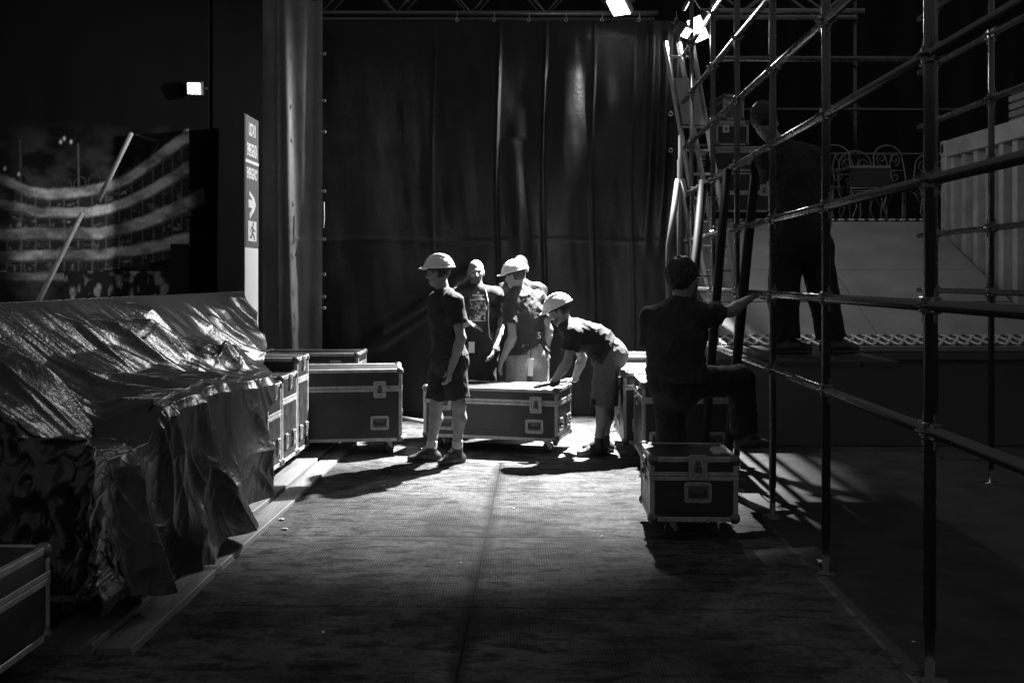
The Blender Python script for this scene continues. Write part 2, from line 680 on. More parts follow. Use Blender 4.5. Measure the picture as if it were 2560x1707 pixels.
# the lower left corner is pulled up in a swag
sw = (Z - (0.9 + 0.62 * (X + 1.6)))
w -= 0.20 * np.exp(-(sw / 0.10) ** 2) * np.clip((X + 1.75) / 0.3, 0, 1) * np.clip((-0.35 - X) / 0.3, 0, 1)
w *= np.clip((4.62 - Z) / 0.25, 0.15, 1)
V = np.stack([X, CY + w, Z], -1)
t = thing("tarpaulin_curtain", "black vinyl tarpaulin curtain hanging behind the four standing men", "curtain", (0, CY, 0))
o = put("sheet", grid_mesh("sheet", V - A(0, CY, 0), VINYL), t)
for u in (1142, 1235, 1322, 1415, 1505, 1597, 1690):
    p = P(u, 51, CY - 0.03) - Vector((0, CY, 0))
    e = MB()
    e.path([p + Vector((0.018 * math.cos(a), -0.01, 0.018 * math.sin(a))) for a in np.linspace(0, 2 * math.pi, 13)[:-1]], 0.0045, 6, closed=True)
    e.path([p + Vector((0, -0.012, 0.015)), p + Vector((0.006, -0.03, 0.05)), p + Vector((0, 0.02, 0.11))], 0.004, 6)
    e.build("eyelet", STEEL, t, True)
for v in (193, 285, 376):
    p = P(1677, v, CY - 0.16) - Vector((0, CY, 0))
    e = MB()
    e.path([p + Vector((0.022 * math.cos(a), 0, 0.022 * math.sin(a))) for a in np.linspace(0, 2 * math.pi, 13)[:-1]], 0.008, 6, closed=True)
    e.build("eyelet", STEEL, t, True)

# grey curtain to the left of it
GY = 11.1
x0, x1 = P(640, 0, GY).x, P(806, 0, GY).x
xs = np.linspace(x0, x1, 110)
zs = np.linspace(0.02, 4.7, 160)
X, Z = np.meshgrid(xs, zs, indexing='ij')
w = (fbm(np.stack([X * 2.1, X * 0 + 1.7, Z * 0.3], -1), 3, 21) - 0.5) * 0.16
w += (fbm(np.stack([X * 6 + Z * 0.8, X * 0 + 2.7, Z * 1.6], -1), 3, 5) - 0.5) * 0.05 * np.clip((3.2 - Z) / 2, 0.2, 1)
w -= 0.035 * ridge(X, P(697, 0, GY).x + 0.004 * (3 - Z), 0.02)
w -= 0.06 * ridge(X, P(735, 0, GY).x - 0.02 * Z, 0.05) - 0.05 * ridge(X, P(770, 0, GY).x + 0.01 * Z, 0.06)
w -= 0.012 * ridge(Z, 2.03, 0.02)
t = thing("grey_curtain", "lighter grey vinyl curtain hanging between the exit sign and the black curtain", "curtain", (0, GY, 0))
put("sheet", grid_mesh("sheet", np.stack([X, w, Z], -1), VINYLG), t)
for v in (135, 252, 330, 478, 598, 686, 742, 770):
    p = P(811, v, GY - 0.04) - Vector((0, GY, 0))
    e = MB()
    e.path([p + Vector((0.014 * math.cos(a), 0, 0.014 * math.sin(a))) for a in np.linspace(0, 2 * math.pi, 11)[:-1]], 0.006, 6, closed=True)
    e.path([p + Vector((-0.01, 0, 0)), p + Vector((-0.06, 0.0, 0.01))], 0.004, 6)
    e.build("eyelet", STEEL, t, True)
e = MB()
e.path([P(810, 505, GY - 0.03) - Vector((0, GY, 0)), P(811, 545, GY - 0.03) - Vector((0, GY, 0)), P(809, 570, GY - 0.03) - Vector((0, GY, 0))], 0.007, 6)
e.build("tie_rope", PRINTW, t, True)

# ------------------------------------------------------------------ printed banner at the left
BA, BB = Vector((-5.2, 8.0, 0)), Vector((-2.62, 10.45, 0))


def banner_point(uu, z):
    return A(BA + (BB - BA) * uu) + A(0, 0, z)


na, nz = 620, 400
uu = np.linspace(0.18, 1.0, na)
zz = np.linspace(0.95, 5.3, nz)
UU, ZZ = np.meshgrid(uu, zz, indexing='ij')
BX = BA.x + (BB.x - BA.x) * UU
BY = BA.y + (BB.y - BA.y) * UU
pu = U0 + BX * FPX / BY
pv = HZ - (ZZ - CAMZ) * FPX / BY
cx, cy = pu / 0.5485, pv / 0.5485                        # where this bit of the picture sits in my tracing
bands = [([(-60, 790), (60, 840), (130, 875), (220, 888), (330, 880), (450, 860), (520, 842), (600, 806), (680, 748), (760, 688), (850, 622)], 22, 1.0),
         ([(-60, 930), (90, 945), (180, 968), (300, 970), (400, 968), (500, 950), (600, 912), (700, 862), (780, 812), (850, 765)], 21, 1.1),
         ([(-60, 1072), (0, 1070), (150, 1065), (300, 1065), (450, 1064), (550, 1045), (650, 1015), (750, 975), (850, 932), (910, 898)], 24, 1.0),
         ([(-60, 1165), (150, 1165), (300, 1160), (450, 1160), (600, 1142), (750, 1112), (950, 1070)], 22, 0.95),
         ([(-60, 1255), (200, 1262), (330, 1258)], 16, 0.45)]
n_big = fbm(np.stack([cx / 90, cy / 60, cx * 0], -1), 4, 31)
n_mid = fbm(np.stack([cx / 22, cy / 18, cx * 0 + 3], -1), 3, 32)
n_fin = vnoise(np.stack([cx / 6, cy / 6, cx * 0 + 5], -1), 33)
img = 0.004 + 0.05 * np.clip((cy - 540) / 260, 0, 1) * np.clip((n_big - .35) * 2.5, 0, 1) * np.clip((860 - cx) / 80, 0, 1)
ycs = []
for pts, th, g_ in bands:
    px, py = zip(*pts)
    yb = np.interp(cx, px, py)
    th2 = 1.12 * th * (1 + 0.4 * np.clip((cx - 500) / 400, 0, 1))
    wob = 2.0 * (n_mid - 0.5) * 4
    inb = np.clip((th2 + 5 - np.abs(cy - yb + wob)) / 15, 0, 1) * (cx < px[-1] + 20)
    val = 1.25 * g_ * (0.12 + 0.34 * np.clip((n_big - 0.33) * 2.6, 0, 1)) * (0.75 + 0.5 * n_fin)
    val *= np.clip((cx + 30) / 120, 0.35, 1)
    img = img * (1 - inb) + val * inb
    ycs.append((yb, th2))
for i in range(4):                                       # rows of theatre boxes under each balcony
    yb, th = ycs[i]
    yn, tn = ycs[i + 1]
    if i == 3:
        yn = yb + 95
    a0, a1 = yb + th, yn - tn
    fr = (cy - a0) / np.maximum(a1 - a0, 1)
    inr = (fr > 0.02) & (fr < 0.98) & (cx > 60 - 20 * i) & (cx < 870)
    sp = np.interp(cx, [0, 450, 700, 900], [66, 64, 46, 36])
    ph = np.interp(cx, np.linspace(-100, 1000, 400), np.cumsum(1 / np.interp(np.linspace(-100, 1000, 400), [0, 450, 700, 900], [66, 64, 46, 36])) * (1100 / 400))
    k = np.floor(ph)
    q = np.abs(ph - k - 0.5) * 2
    arch = 1 - np.clip((fr - (0.10 + 0.35 * np.clip(q - 0.6, 0, 1) ** 2 * 4)) / 0.16, 0, 1)
    pil = np.clip((q - 0.78) / 0.14, 0, 1)
    rnd = vnoise(np.stack([k * 7.31, k * 0 + i * 5.7, k * 0], -1), 44)
    inner = (0.03 + 0.34 * np.clip((n_mid - 0.54) * 4, 0, 1) * rnd ** 1.5 * (fr > 0.3)) * (0.6 + 0.8 * n_fin)
    v = np.maximum(inner, np.maximum(pil, arch * 0.7) * 0.11 * (0.5 + 0.9 * n_mid))
    img = np.where(inr, v, img)
yb0, th0 = ycs[0]                                        # arches standing on the top balcony
up = (yb0 - th0 - cy)
ph = cx / 66.0
q = np.abs(ph - np.floor(ph) - 0.5) * 2
ar = (up > 0) & (up < 50) & (cx > 100) & (cx < 560)
edge = np.exp(-((np.sqrt(np.clip(q, 0, 1) ** 2 + (np.clip(up - 14, 0, 99) / 34) ** 2) - 0.82) / 0.09) ** 2)
img = np.where(ar, np.maximum(img, 0.07 * edge * (0.2 + 1.2 * n_mid)), img)
cr = (cy > 1235) & (cx > 290) & (cx < 790)               # audience in the stalls
cn = fbm(np.stack([cx / 30, cy / 44, cx * 0 + 9], -1), 2, 51)
img = np.where(cr, 0.02 + 0.30 * np.clip((cn - 0.55) * 4, 0, 1) * (0.5 + n_fin), img)
blk = (cx > 775) & (cx < 860) & (cy > 1110)              # dark doorway at the right of the picture
img = np.where(blk, 0.018, img)
img = np.where((cx > 862) & (np.abs(cy - (930 + (cx - 860) * -0.2)) > 60), 0.005, img)
for (sx, sy) in ((291, 633), (322, 648), (84, 795), (20, 770), (275, 648)):   # bright spots of the chandelier
    img = np.maximum(img, 0.75 * np.exp(-(((cx - sx) / 6) ** 2 + ((cy - sy) / 8) ** 2)))
for xa, ya, xb_, yb_, ww, bb in ((355, 660, 358, 860, 5, 0.09), (90, 640, 92, 820, 6, 0.06), (620, 615, 722, 645, 3, 0.10), (640, 780, 720, 660, 3, 0.05)):
    tt = np.clip(((cx - xa) * (xb_ - xa) + (cy - ya) * (yb_ - ya)) / ((xb_ - xa) ** 2 + (yb_ - ya) ** 2), 0, 1)
    dd = np.hypot(cx - xa - tt * (xb_ - xa), cy - ya - tt * (yb_ - ya))
    img = np.maximum(img, bb * np.exp(-(dd / ww) ** 2) * (0.5 + n_mid))
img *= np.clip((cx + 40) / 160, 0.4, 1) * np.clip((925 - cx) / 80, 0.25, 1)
nb = nrm((BB.y - BA.y, -(BB.x - BA.x), 0))
fold = 0.03 * (fbm(np.stack([UU * 9, UU * 0 + 4, ZZ * 0.5], -1), 2, 8) - 0.5) - 0.02 * ridge(UU, 0.835, 0.004)
V = np.stack([BX, BY, ZZ], -1) + fold[..., None] * nb
bm_ = bpy.data.materials.new("printed_mesh_cloth")
bm_.use_nodes = True
nt = bm_.node_tree
at = nt.nodes.new("ShaderNodeAttribute")
at.attribute_name = "print"
nt.links.new(at.outputs["Color"], nt.nodes["Principled BSDF"].inputs["Base Color"])
nt.nodes["Principled BSDF"].inputs["Roughness"].default_value = 0.9
nt.nodes["Principled BSDF"].inputs["Specular IOR Level"].default_value = 0.05
t = thing("theatre_banner", "large printed banner picturing the curved balconies of a theatre auditorium", "banner", BA)
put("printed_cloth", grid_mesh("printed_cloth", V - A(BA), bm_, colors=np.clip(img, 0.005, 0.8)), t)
fr_ = MB()
frs = MB()
dirb = A(BB - BA)
for f in (0.815, 0.985):
    p = banner_point(f, 0) - A(BA) + nb * -0.06
    for s in (-0.045, 0.045):
        q = p + nrm(dirb) * s
        fr_.tube(q + A(0, 0, 0), q + A(0, 0, 5.2), 0.012, 8)
    for z in np.arange(0.5, 5.2, 0.5):
        fr_.tube(p + nrm(dirb) * -0.045 + A(0, 0, z), p + nrm(dirb) * 0.045 + A(0, 0, z), 0.008, 6)
for z in (2.66, 1.25):
    fr_.tube(banner_point(0.815, z) - A(BA) - nb * 0.06, banner_point(0.985, z) - A(BA) - nb * 0.06, 0.014, 8)
fr_.build("frame", TRUSSM, t, True)
br = MB()
br.tube(banner_point(0.85, 2.62) - A(BA) - nb * 0.06, banner_point(0.95, 2.0) - A(BA) - nb * 0.06, 0.008, 6)
br.tube(banner_point(0.95, 2.62) - A(BA) - nb * 0.05, banner_point(0.85, 2.0) - A(BA) - nb * 0.05, 0.008, 6)
br.build("cross_brace", TRUSSM, t, True)

# ------------------------------------------------------------------ exit sign panel
ex0, ex1 = Vector((-2.60, 9.70, 0)), Vector((-2.59, 10.16, 0))
t = thing("exit_sign_panel", "tall white exit panel with arrow and running figure beside the grey curtain", "exit sign", ex0, math.radians(90) - math.atan2(0.01, 0.46))
WW, HH = 0.46, 3.2
# local: x along the panel (away from the camera), y into the panel, face at y=0 looking towards +X of the world
MB().bbox(0, WW, 0.0, 0.010, 0, HH, 0.002).build("panel", WHITEP, t)
MB().box(0.0, WW, 0.0105, 0.05, 0, HH).build("frame", BLACKP, t)
MB().box(0.0, WW, -0.003, 0.0, 1.90, HH - 0.004).build("sign_face", GREYP, t)
for s, z, h, wd in (("USCITA DI", 3.01, 0.15, 0.34), ("EMERGENZA", 2.81, 0.15, 0.39), ("EMERGENCY", 2.585, 0.13, 0.41)):
    c = text("lettering", s, h, PRINTW, t, (WW / 2, -0.0045, z), (math.radians(90), 0, 0), offset=0.004, align='CENTER', spacing=0.86)
    c.scale = (wd / (len(s) * h * 0.62), 1.15, 1)
MB().box(0.0, WW, -0.005, -0.003, 2.735, 2.765).build("stripe", PRINTW, t)
ar_ = [(0.13, 2.46), (0.30, 2.40), (0.36, 2.335), (0.30, 2.27), (0.14, 2.18), (0.14, 2.235), (0.235, 2.295), (0.10, 2.295), (0.10, 2.375), (0.235, 2.375), (0.13, 2.42)]
MB().prism(ar_, -0.005, -0.003).build("arrow", PRINTW, t)
MB().box(0.09, 0.38, -0.005, -0.003, 1.965, 2.165).build("pictogram_field", PRINTW, t)
man_ = MB()
man_.lathe([(0.001, -0.001), (0.022, 0), (0.022, 0.001), (0.001, 0.002)], 12, Matrix.Translation((0.262, -0.0065, 2.137)) @ Matrix.Rotation(math.radians(90), 4, 'X'))
man_.prism([(0.205, 2.115), (0.255, 2.112), (0.30, 2.075), (0.335, 2.078), (0.335, 2.063), (0.29, 2.058), (0.27, 2.078), (0.255, 2.05), (0.30, 2.02), (0.32, 1.972), (0.298, 1.972), (0.275, 2.01), (0.225, 2.03), (0.20, 1.995), (0.145, 1.995), (0.145, 2.012), (0.19, 2.015), (0.222, 2.09), (0.20, 2.098), (0.175, 2.06), (0.16, 2.068), (0.19, 2.112)], -0.007, -0.0055)
man_.build("pictogram", GREYP, t)

# ------------------------------------------------------------------ barrier under the tarpaulin
BTOP = 1.43
BARX = -2.80
for yy0, yy1 in ((5.37, 7.4), (7.42, 9.42)):
    t = thing("crowd_barrier", "steel crowd barrier with %s end showing under the plastic sheet" % ("the right" if yy0 > 6 else "the left"), "barrier", (Gx(BARX, yy0), yy0, 0), GANG)
    L = yy1 - yy0
    fr_ = MB()
    fr_.path([(0, 0, 0.12), (0, 0, BTOP - 0.06), (0, 0.06, BTOP), (0, L - 0.06, BTOP), (0, L, BTOP - 0.06), (0, L, 0.12)], 0.02, 10)
    fr_.tube((0, 0, 0.2), (0, L, 0.2), 0.018, 8)
    fr_.build("frame", STEEL, t, True)
    rod = MB()
    k = 0.10
    while k < L - 0.05:
        rod.tube((0, k, 0.2), (0, k, BTOP - 0.01), 0.007, 6)
        k += 0.11
    rod.build("bar", STEEL, t, True)
    for yy in (0.18, L - 0.18):
        MB().tube((-0.28, yy, 0.02), (0.28, yy, 0.02), 0.018, 8).path([(0, yy, 0.02), (0, yy, 0.2)], 0.018, 8).build("foot", STEEL, t, True)

# ------------------------------------------------------------------ plastic sheet over the stacked cases
PLASTIC = bpy.data.materials.new("black_plastic_sheet")
PLASTIC.use_nodes = True
nt = PLASTIC.node_tree
b = nt.nodes["Principled BSDF"]
b.inputs["Base Color"].default_value = (0.025, 0.025, 0.025, 1)
b.inputs["Roughness"].default_value = 0.30
b.inputs["Specular IOR Level"].default_value = 0.42
tc = nt.nodes.new("ShaderNodeTexCoord")
n1 = nt.nodes.new("ShaderNodeTexNoise")
n1.inputs["Scale"].default_value = 34
n1.inputs["Detail"].default_value = 6
n1.inputs["Distortion"].default_value = 1.6
vr = nt.nodes.new("ShaderNodeTexVoronoi")
vr.feature = 'DISTANCE_TO_EDGE'
vr.inputs["Scale"].default_value = 26
ad = nt.nodes.new("ShaderNodeMath")
ad.operation = 'ADD'
bp = nt.nodes.new("ShaderNodeBump")
bp.inputs["Strength"].default_value = 0.22
bp.inputs["Distance"].default_value = 0.008
nt.links.new(tc.outputs["Object"], n1.inputs["Vector"])
nt.links.new(tc.outputs["Object"], vr.inputs["Vector"])
nt.links.new(n1.outputs["Fac"], ad.inputs[0])
nt.links.new(vr.outputs["Distance"], ad.inputs[1])
nt.links.new(ad.outputs[0], bp.inputs["Height"])
nt.links.new(bp.outputs["Normal"], b.inputs["Normal"])

ns, ntp = 560, 300
S, T = np.meshgrid(np.linspace(0, 1, ns), np.linspace(0, 1, ntp), indexing='ij')
# profile from the barrier top, sagging on to the case tops, over the edge and down to the hem
tk = [0, .06, .24, .34, .44, .52, .57, .60, .64, 1.0]
px_ = [-2.86, -2.76, -2.54, -2.38, -2.24, -2.10, -2.01, -1.965, -1.945, -1.93]
pz_ = [1.30, 1.475, 1.16, 1.01, .955, .945, .94, .925, .87, 0.0]
dend = np.interp(T, [0, .1, .25, .36, .44, .50, .56, .62, .80, 1.0], [9.42, 9.2, 8.9, 8.6, 8.10, 7.70, 7.45, 7.36, 6.80, 6.72])
d0 = np.interp(T, [0, .6, 1.0], [4.36, 4.44, 4.38])
D = d0 + S * (dend - d0)
XP = np.interp(T, tk, px_)
ZP = np.interp(T, tk, pz_)
# smooth the profile a little
hem = np.interp(D, [3.9, 4.05, 4.6, 5.3, 5.6, 6.1, 6.5, 6.9, 7.0, 7.6], [.30, .30, .12, .03, .16, .10, .13, .12, .14, .60])
hem = hem + 0.05 * (vnoise(np.stack([D * 3, D * 0, D * 0], -1), 3) - .5)
ZP = np.where(T > .64, .87 + (hem - .87) * (T - .64) / .36, ZP)
# stacks under the sheet have different heights: the top steps down over one of them
step = np.interp(D, [4.15, 4.35, 4.55, 5.02, 5.2, 6.0, 6.5, 7.0, 8], [.0, -.01, -.15, -.16, .0, .03, .0, -.03, -.03]) * np.clip((T - .34) / .12, 0, 1)
step = step + 0.03 * (fbm(np.stack([D * 1.6, D * 0, D * 0 + 2], -1), 2, 77) - 0.5) * np.clip((T - .3) / .2, 0, 1)
ZP = ZP + step * (T < .64) + step * (T >= .64) * np.clip(1 - (T - .64) / .36, 0, 1)
# folds: over the slope they run down and towards the far end, on the hanging side they run down
ph = D * 2.6 - T * 3.4 + 0.7 * fbm(np.stack([D * 0.9, T * 2, D * 0], -1), 2, 12)
fold1 = D * 0
rf = np.random.default_rng(5)
for k in range(17):                                       # single folds, each with its own place, lean, width and height
    dk = 4.0 + 5.0 * (k + rf.uniform(-.35, .35)) / 17
    wk_ = rf.uniform(.035, .12)
    lean = rf.uniform(-1.7, -.9)
    xx = D - dk - lean * 0 - (T - .06) * -lean + 0.12 * (vnoise(np.stack([T * 4 + k * 3, D * 0, D * 0], -1), 71) - .5)
    t0_, t1_ = rf.uniform(.06, .16), rf.uniform(.35, .6)
    env = np.clip((T - t0_) / .08, 0, 1) * np.clip((t1_ - T) / .14, 0, 1)
    fold1 = fold1 + rf.uniform(.03, .11) * np.exp(-np.abs(xx / wk_) ** 1.5) * env
flat_ = np.exp(-(((D - 0.9 * T) - 7.15) / 0.30) ** 2) * (T < .5)          # one taut patch facing the lamp
fold1 *= 1 - 0.9 * flat_
ph2 = D * 1.9 + 0.9 * fbm(np.stack([D * 1.3, D * 0, T * 0.8], -1), 2, 18)
dn = np.clip((T - .60) / .40, 0, 1)
fold2 = D * 0
for k in range(9):                                        # heavy drapes of the hanging side
    dk = 4.15 + 3.3 * (k + rf.uniform(-.4, .4)) / 9
    wk_ = rf.uniform(.05, .10) + .12 * dn
    xx = D - dk - rf.uniform(-.35, .35) * dn + 0.08 * (vnoise(np.stack([T * 6 + k * 3, D * 0, D * 0], -1), 72) - .5)
    fold2 = fold2 + (rf.uniform(.01, .05) + rf.uniform(.04, .15) * dn) * np.exp(-np.abs(xx / wk_) ** 1.7) * np.clip((T - .56) / .08, 0, 1)
fold2 = fold2 + 0.06 * dn * (fbm(np.stack([D * 2.5, T * 2, D * 0], -1), 2, 73) - .4)
def crease(c, t, seed):
    """long sharp creases running along t, narrow across c"""
    n_ = vnoise(np.stack([c, t, c * 0 + seed], -1), seed)
    return (1 - np.abs(n_ - .5) * 2) ** 3


flow = D - 1.35 * (T - .06) + 0.10 * (vnoise(np.stack([T * 5, D * 1.2, D * 0], -1), 90) - .5)
slope = np.clip((T - .07) / .08, 0, 1)
hangD = D - 0.25 * (T - .6) + 0.08 * (vnoise(np.stack([T * 7, D * 2, D * 0], -1), 91) - .5)
crk_s = slope * (0.050 * crease(flow * 3.2, T * 2.2, 92) + 0.022 * crease(flow * 8.5, T * 4.5, 93) + 0.010 * crease(flow * 19, T * 9, 94) - 0.02)
crk_s = crk_s * (1 - 0.55 * flat_)
crk_h = (0.05 * dn + 0.012) * crease(hangD * 3.6, T * 3, 95) + 0.013 * crease(hangD * 8, T * 5, 96) + 0.004 * crease(hangD * 15 + T * 20, T * 16 - D * 5, 97) - 0.02
crk = np.where(T < .56, crk_s, crk_h * np.clip((T - .54) / .05, 0, 1))
up = np.clip(1 - (T - .5) / .12, 0, 1)
XP = XP + fold2 + crk * (1 - up) + 0.25 * fold1 * up
ZP = ZP + fold1 * up + crk * up * 0.9
# bunched heap of spare sheet lying on the cases
hp = np.exp(-(((D - 7.25) / 0.38) ** 2 + ((T - .41) / .08) ** 2))
ZP = ZP + hp * (0.07 + 0.14 * crease(D * 3.5 + T * 3, T * 8, 61) + 0.05 * crease(D * 9 - T * 7, T * 15, 62))
ZP = np.maximum(ZP, 0.012)
ZP = np.where(T < .08, np.minimum(ZP, 1.478 + 0.006 * np.sin(D * 40)), ZP)
# the near end hangs down in front of the first case
fe = np.linspace(0, 1, 46)[:-1, None]
hz_ = np.minimum(ZP[:1], 0.26 + 0.10 * vnoise(np.stack([T[:1] * 9, T[:1] * 0, T[:1] * 0], -1), 81))
cf = fbm(np.stack([T[:1] * 9 + fe * 1.2, fe * 1.5 + T[:1] * 0, T[:1] * 0 + fe * 0], -1), 3, 82)
Zf = hz_ + (ZP[:1] - hz_) * np.sin(fe * math.pi / 2)
cz_ = 0.16 * (1 - fe) ** .8 * (1 - np.abs(vnoise(np.stack([T[:1] * 11 + fe * 2.0, fe * 2.6 - T[:1] * 3, fe * 0 + T[:1] * 0], -1), 83) - .5) * 2) ** 2 + 0.05 * (1 - np.abs(vnoise(np.stack([T[:1] * 26 - fe * 4, fe * 7 + T[:1] * 8, fe * 0 + T[:1] * 0], -1), 84) - .5) * 2) ** 2
Df = D[:1] - 0.30 * (cf - .25) * (1 - fe) ** .7 - 0.05 * (1 - fe) - cz_ + .03
Xf = XP[:1] + 0 * fe + 0.05 * (cf - .5)
XP, D, ZP = np.concatenate([Xf, XP]), np.concatenate([Df, D]), np.concatenate([Zf, ZP])
V = np.stack([Gx(XP, D), D, ZP], -1)
base = A(Gx(-2.3, 5.5), 5.5, 0)
o = put("plastic_sheet", grid_mesh("plastic_sheet", V - base, PLASTIC), None, base)
tag(o, "creased glossy black plastic sheet draped from a barrier over stacked cases", "tarpaulin")
md = o.modifiers.new("thickness", 'SOLIDIFY')
md.thickness = 0.003

# ------------------------------------------------------------------ boards on the ground
BOARDM = mat("weathered_board", 0.12, 0.65, 0.35, var=0.35, vscale=3, bump=0.4, bscale=10, detail=8, stretch=(5, 0.6, 5))


def board(x_near, x_far, w0, y0, y1, th, label):
    t = MB()
    n = 24
    vs, fs = [], []
    for i in range(n + 1):
        f = i / n
        y = y0 + (y1 - y0) * f
        x = x_near + (x_far - x_near) * f
        dz = 0.006 * math.sin(f * 9) + 0.004 * random.random()
        for (a, z) in ((0, 0.006), (0.004, th - 0.004), (0.010, th), (w0 - 0.010, th), (w0 - 0.004, th - 0.004), (w0, 0.006)):
            vs.append((x + a, y, z + (dz if z > 0.02 else 0)))
    for i in range(n):
        for k in range(5):
            q = i * 6 + k
            fs.append((q, q + 1, q + 7, q + 6))
    fs.append((0, 5, 4, 3, 2, 1))
    fs.append(tuple(n * 6 + k for k in range(6)))
    t.add(vs, fs)
    o = t.build("wooden_board", BOARDM)
    tag(o, label, "board", "boards lying along the cases")


board(-2.03, -1.88, 0.265, 4.2, 10.6, 0.055, "wider raised board lying on the floor against the cases")
board(-1.758, -1.61, 0.155, 4.2, 10.4, 0.038, "narrower low board lying beside the wider one near the open floor")

# ================================================================== FLIGHT CASES
FACE_ROT = {'front': 0.0, 'right': math.radians(90), 'left': math.radians(-90), 'back': math.radians(180)}
SHARED = {}


def shared(key, fn):
    if key not in SHARED:
        SHARED[key] = fn()
    return SHARED[key]


def corner_mesh():
    m = MB()
    n = 10
    # ball corner: rounded lump with three little wings
    R = 0.034
    vs, fs = [], []
    for i in range(n + 1):
        for k in range(n * 2):
            a, b = math.pi * i / n, math.pi * k / n
            x, y, z = math.sin(a) * math.cos(b), math.sin(a) * math.sin(b), math.cos(a)
            f = 1.0 / (abs(x) ** 4 + abs(y) ** 4 + abs(z) ** 4) ** 0.25
            f = 0.75 + 0.25 * f
            vs.append((x * R * f, y * R * f, z * R * f))
    for i in range(n):
        for k in range(n * 2):
            fs.append((i * 2 * n + k, (i + 1) * 2 * n + k, (i + 1) * 2 * n + (k + 1) % (2 * n), i * 2 * n + (k + 1) % (2 * n)))
    m.add(vs, fs)
    return m.mesh("corner", CORN, True)


def handle_plate():
    m = MB()
    m.ring(rrect(0.165, 0.125, 0.018), rrect(0.135, 0.095, 0.012), -0.005, 0.0)
    m.ring(rrect(0.130, 0.090, 0.010), rrect(0.118, 0.078, 0.008), -0.004, 0.0)
    for x in (-0.074, 0.074):
        for z in (-0.045, 0.045):
            m.lathe([(0.001, 0.007), (0.005, 0.006), (0.005, 0.003), (0.001, 0.0025)], 8, Matrix.Translation((x, 0, z)) @ Matrix.Rotation(math.radians(90), 4, 'X'))
    return m.mesh("handle", STEEL)


def handle_dish():
    return MB().box(-0.0585, 0.0585, -0.0015, 0.0, -0.0385, 0.0385).mesh("dish", DSTEEL)


def handle_grip():
    m = MB()
    m.path([(-0.05, -0.006, 0.022), (-0.05, -0.010, -0.004), (-0.044, -0.011, -0.012), (0.044, -0.011, -0.012), (0.05, -0.010, -0.004), (0.05, -0.006, 0.022)], 0.0055, 8)
    return m.mesh("grip", RUBBER, True)


def latch_plate():
    m = MB()
    m.ring(rrect(0.112, 0.150, 0.014), rrect(0.082, 0.120, 0.010), -0.0055, 0.0)
    m.box(-0.040, 0.040, -0.0025, -0.0005, -0.058, 0.058)
    for x in (-0.049, 0.049):
        for z in (-0.062, 0.012, 0.062):
            m.lathe([(0.001, 0.0075), (0.0045, 0.0065), (0.0045, 0.004), (0.001, 0.003)], 8, Matrix.Translation((x, 0, z)) @ Matrix.Rotation(math.radians(90), 4, 'X'))
    return m.mesh("latch", STEEL)


def latch_twist():
    m = MB()
    m.bbox(-0.022, 0.022, -0.012, -0.003, -0.034, 0.004, 0.003)
    m.bbox(-0.016, 0.016, -0.010, -0.003, 0.008, 0.036, 0.003)
    m.bbox(-0.006, 0.006, -0.020, -0.012, -0.030, 0.0, 0.002)
    return m.mesh("twist", DSTEEL)


def wheel_mesh():
    m = MB()
    m.lathe([(0.012, -0.018), (0.040, -0.018), (0.048, -0.013), (0.050, 0), (0.048, 0.013), (0.040, 0.018), (0.012, 0.018)], 20, Matrix.Rotation(math.radians(90), 4, 'Y'))
    return m.mesh("wheel", RUBBER, True)


def fork_mesh():
    m = MB()
    m.bbox(-0.045, 0.045, -0.05, 0.05, 0.111, 0.117, 0.002)
    m.lathe([(0.028, 0.098), (0.030, 0.102), (0.030, 0.111), (0.028, 0.112)], 14)
    for s in (-1, 1):
        m.prism([(-0.022, 0.100), (0.030, 0.100), (0.048, 0.045), (0.030, 0.036), (0.006, 0.060)], s * 0.023 - 0.002, s * 0.023 + 0.002, Matrix.Rotation(math.radians(90), 4, 'Z'))
    return m.mesh("caster", STEEL)


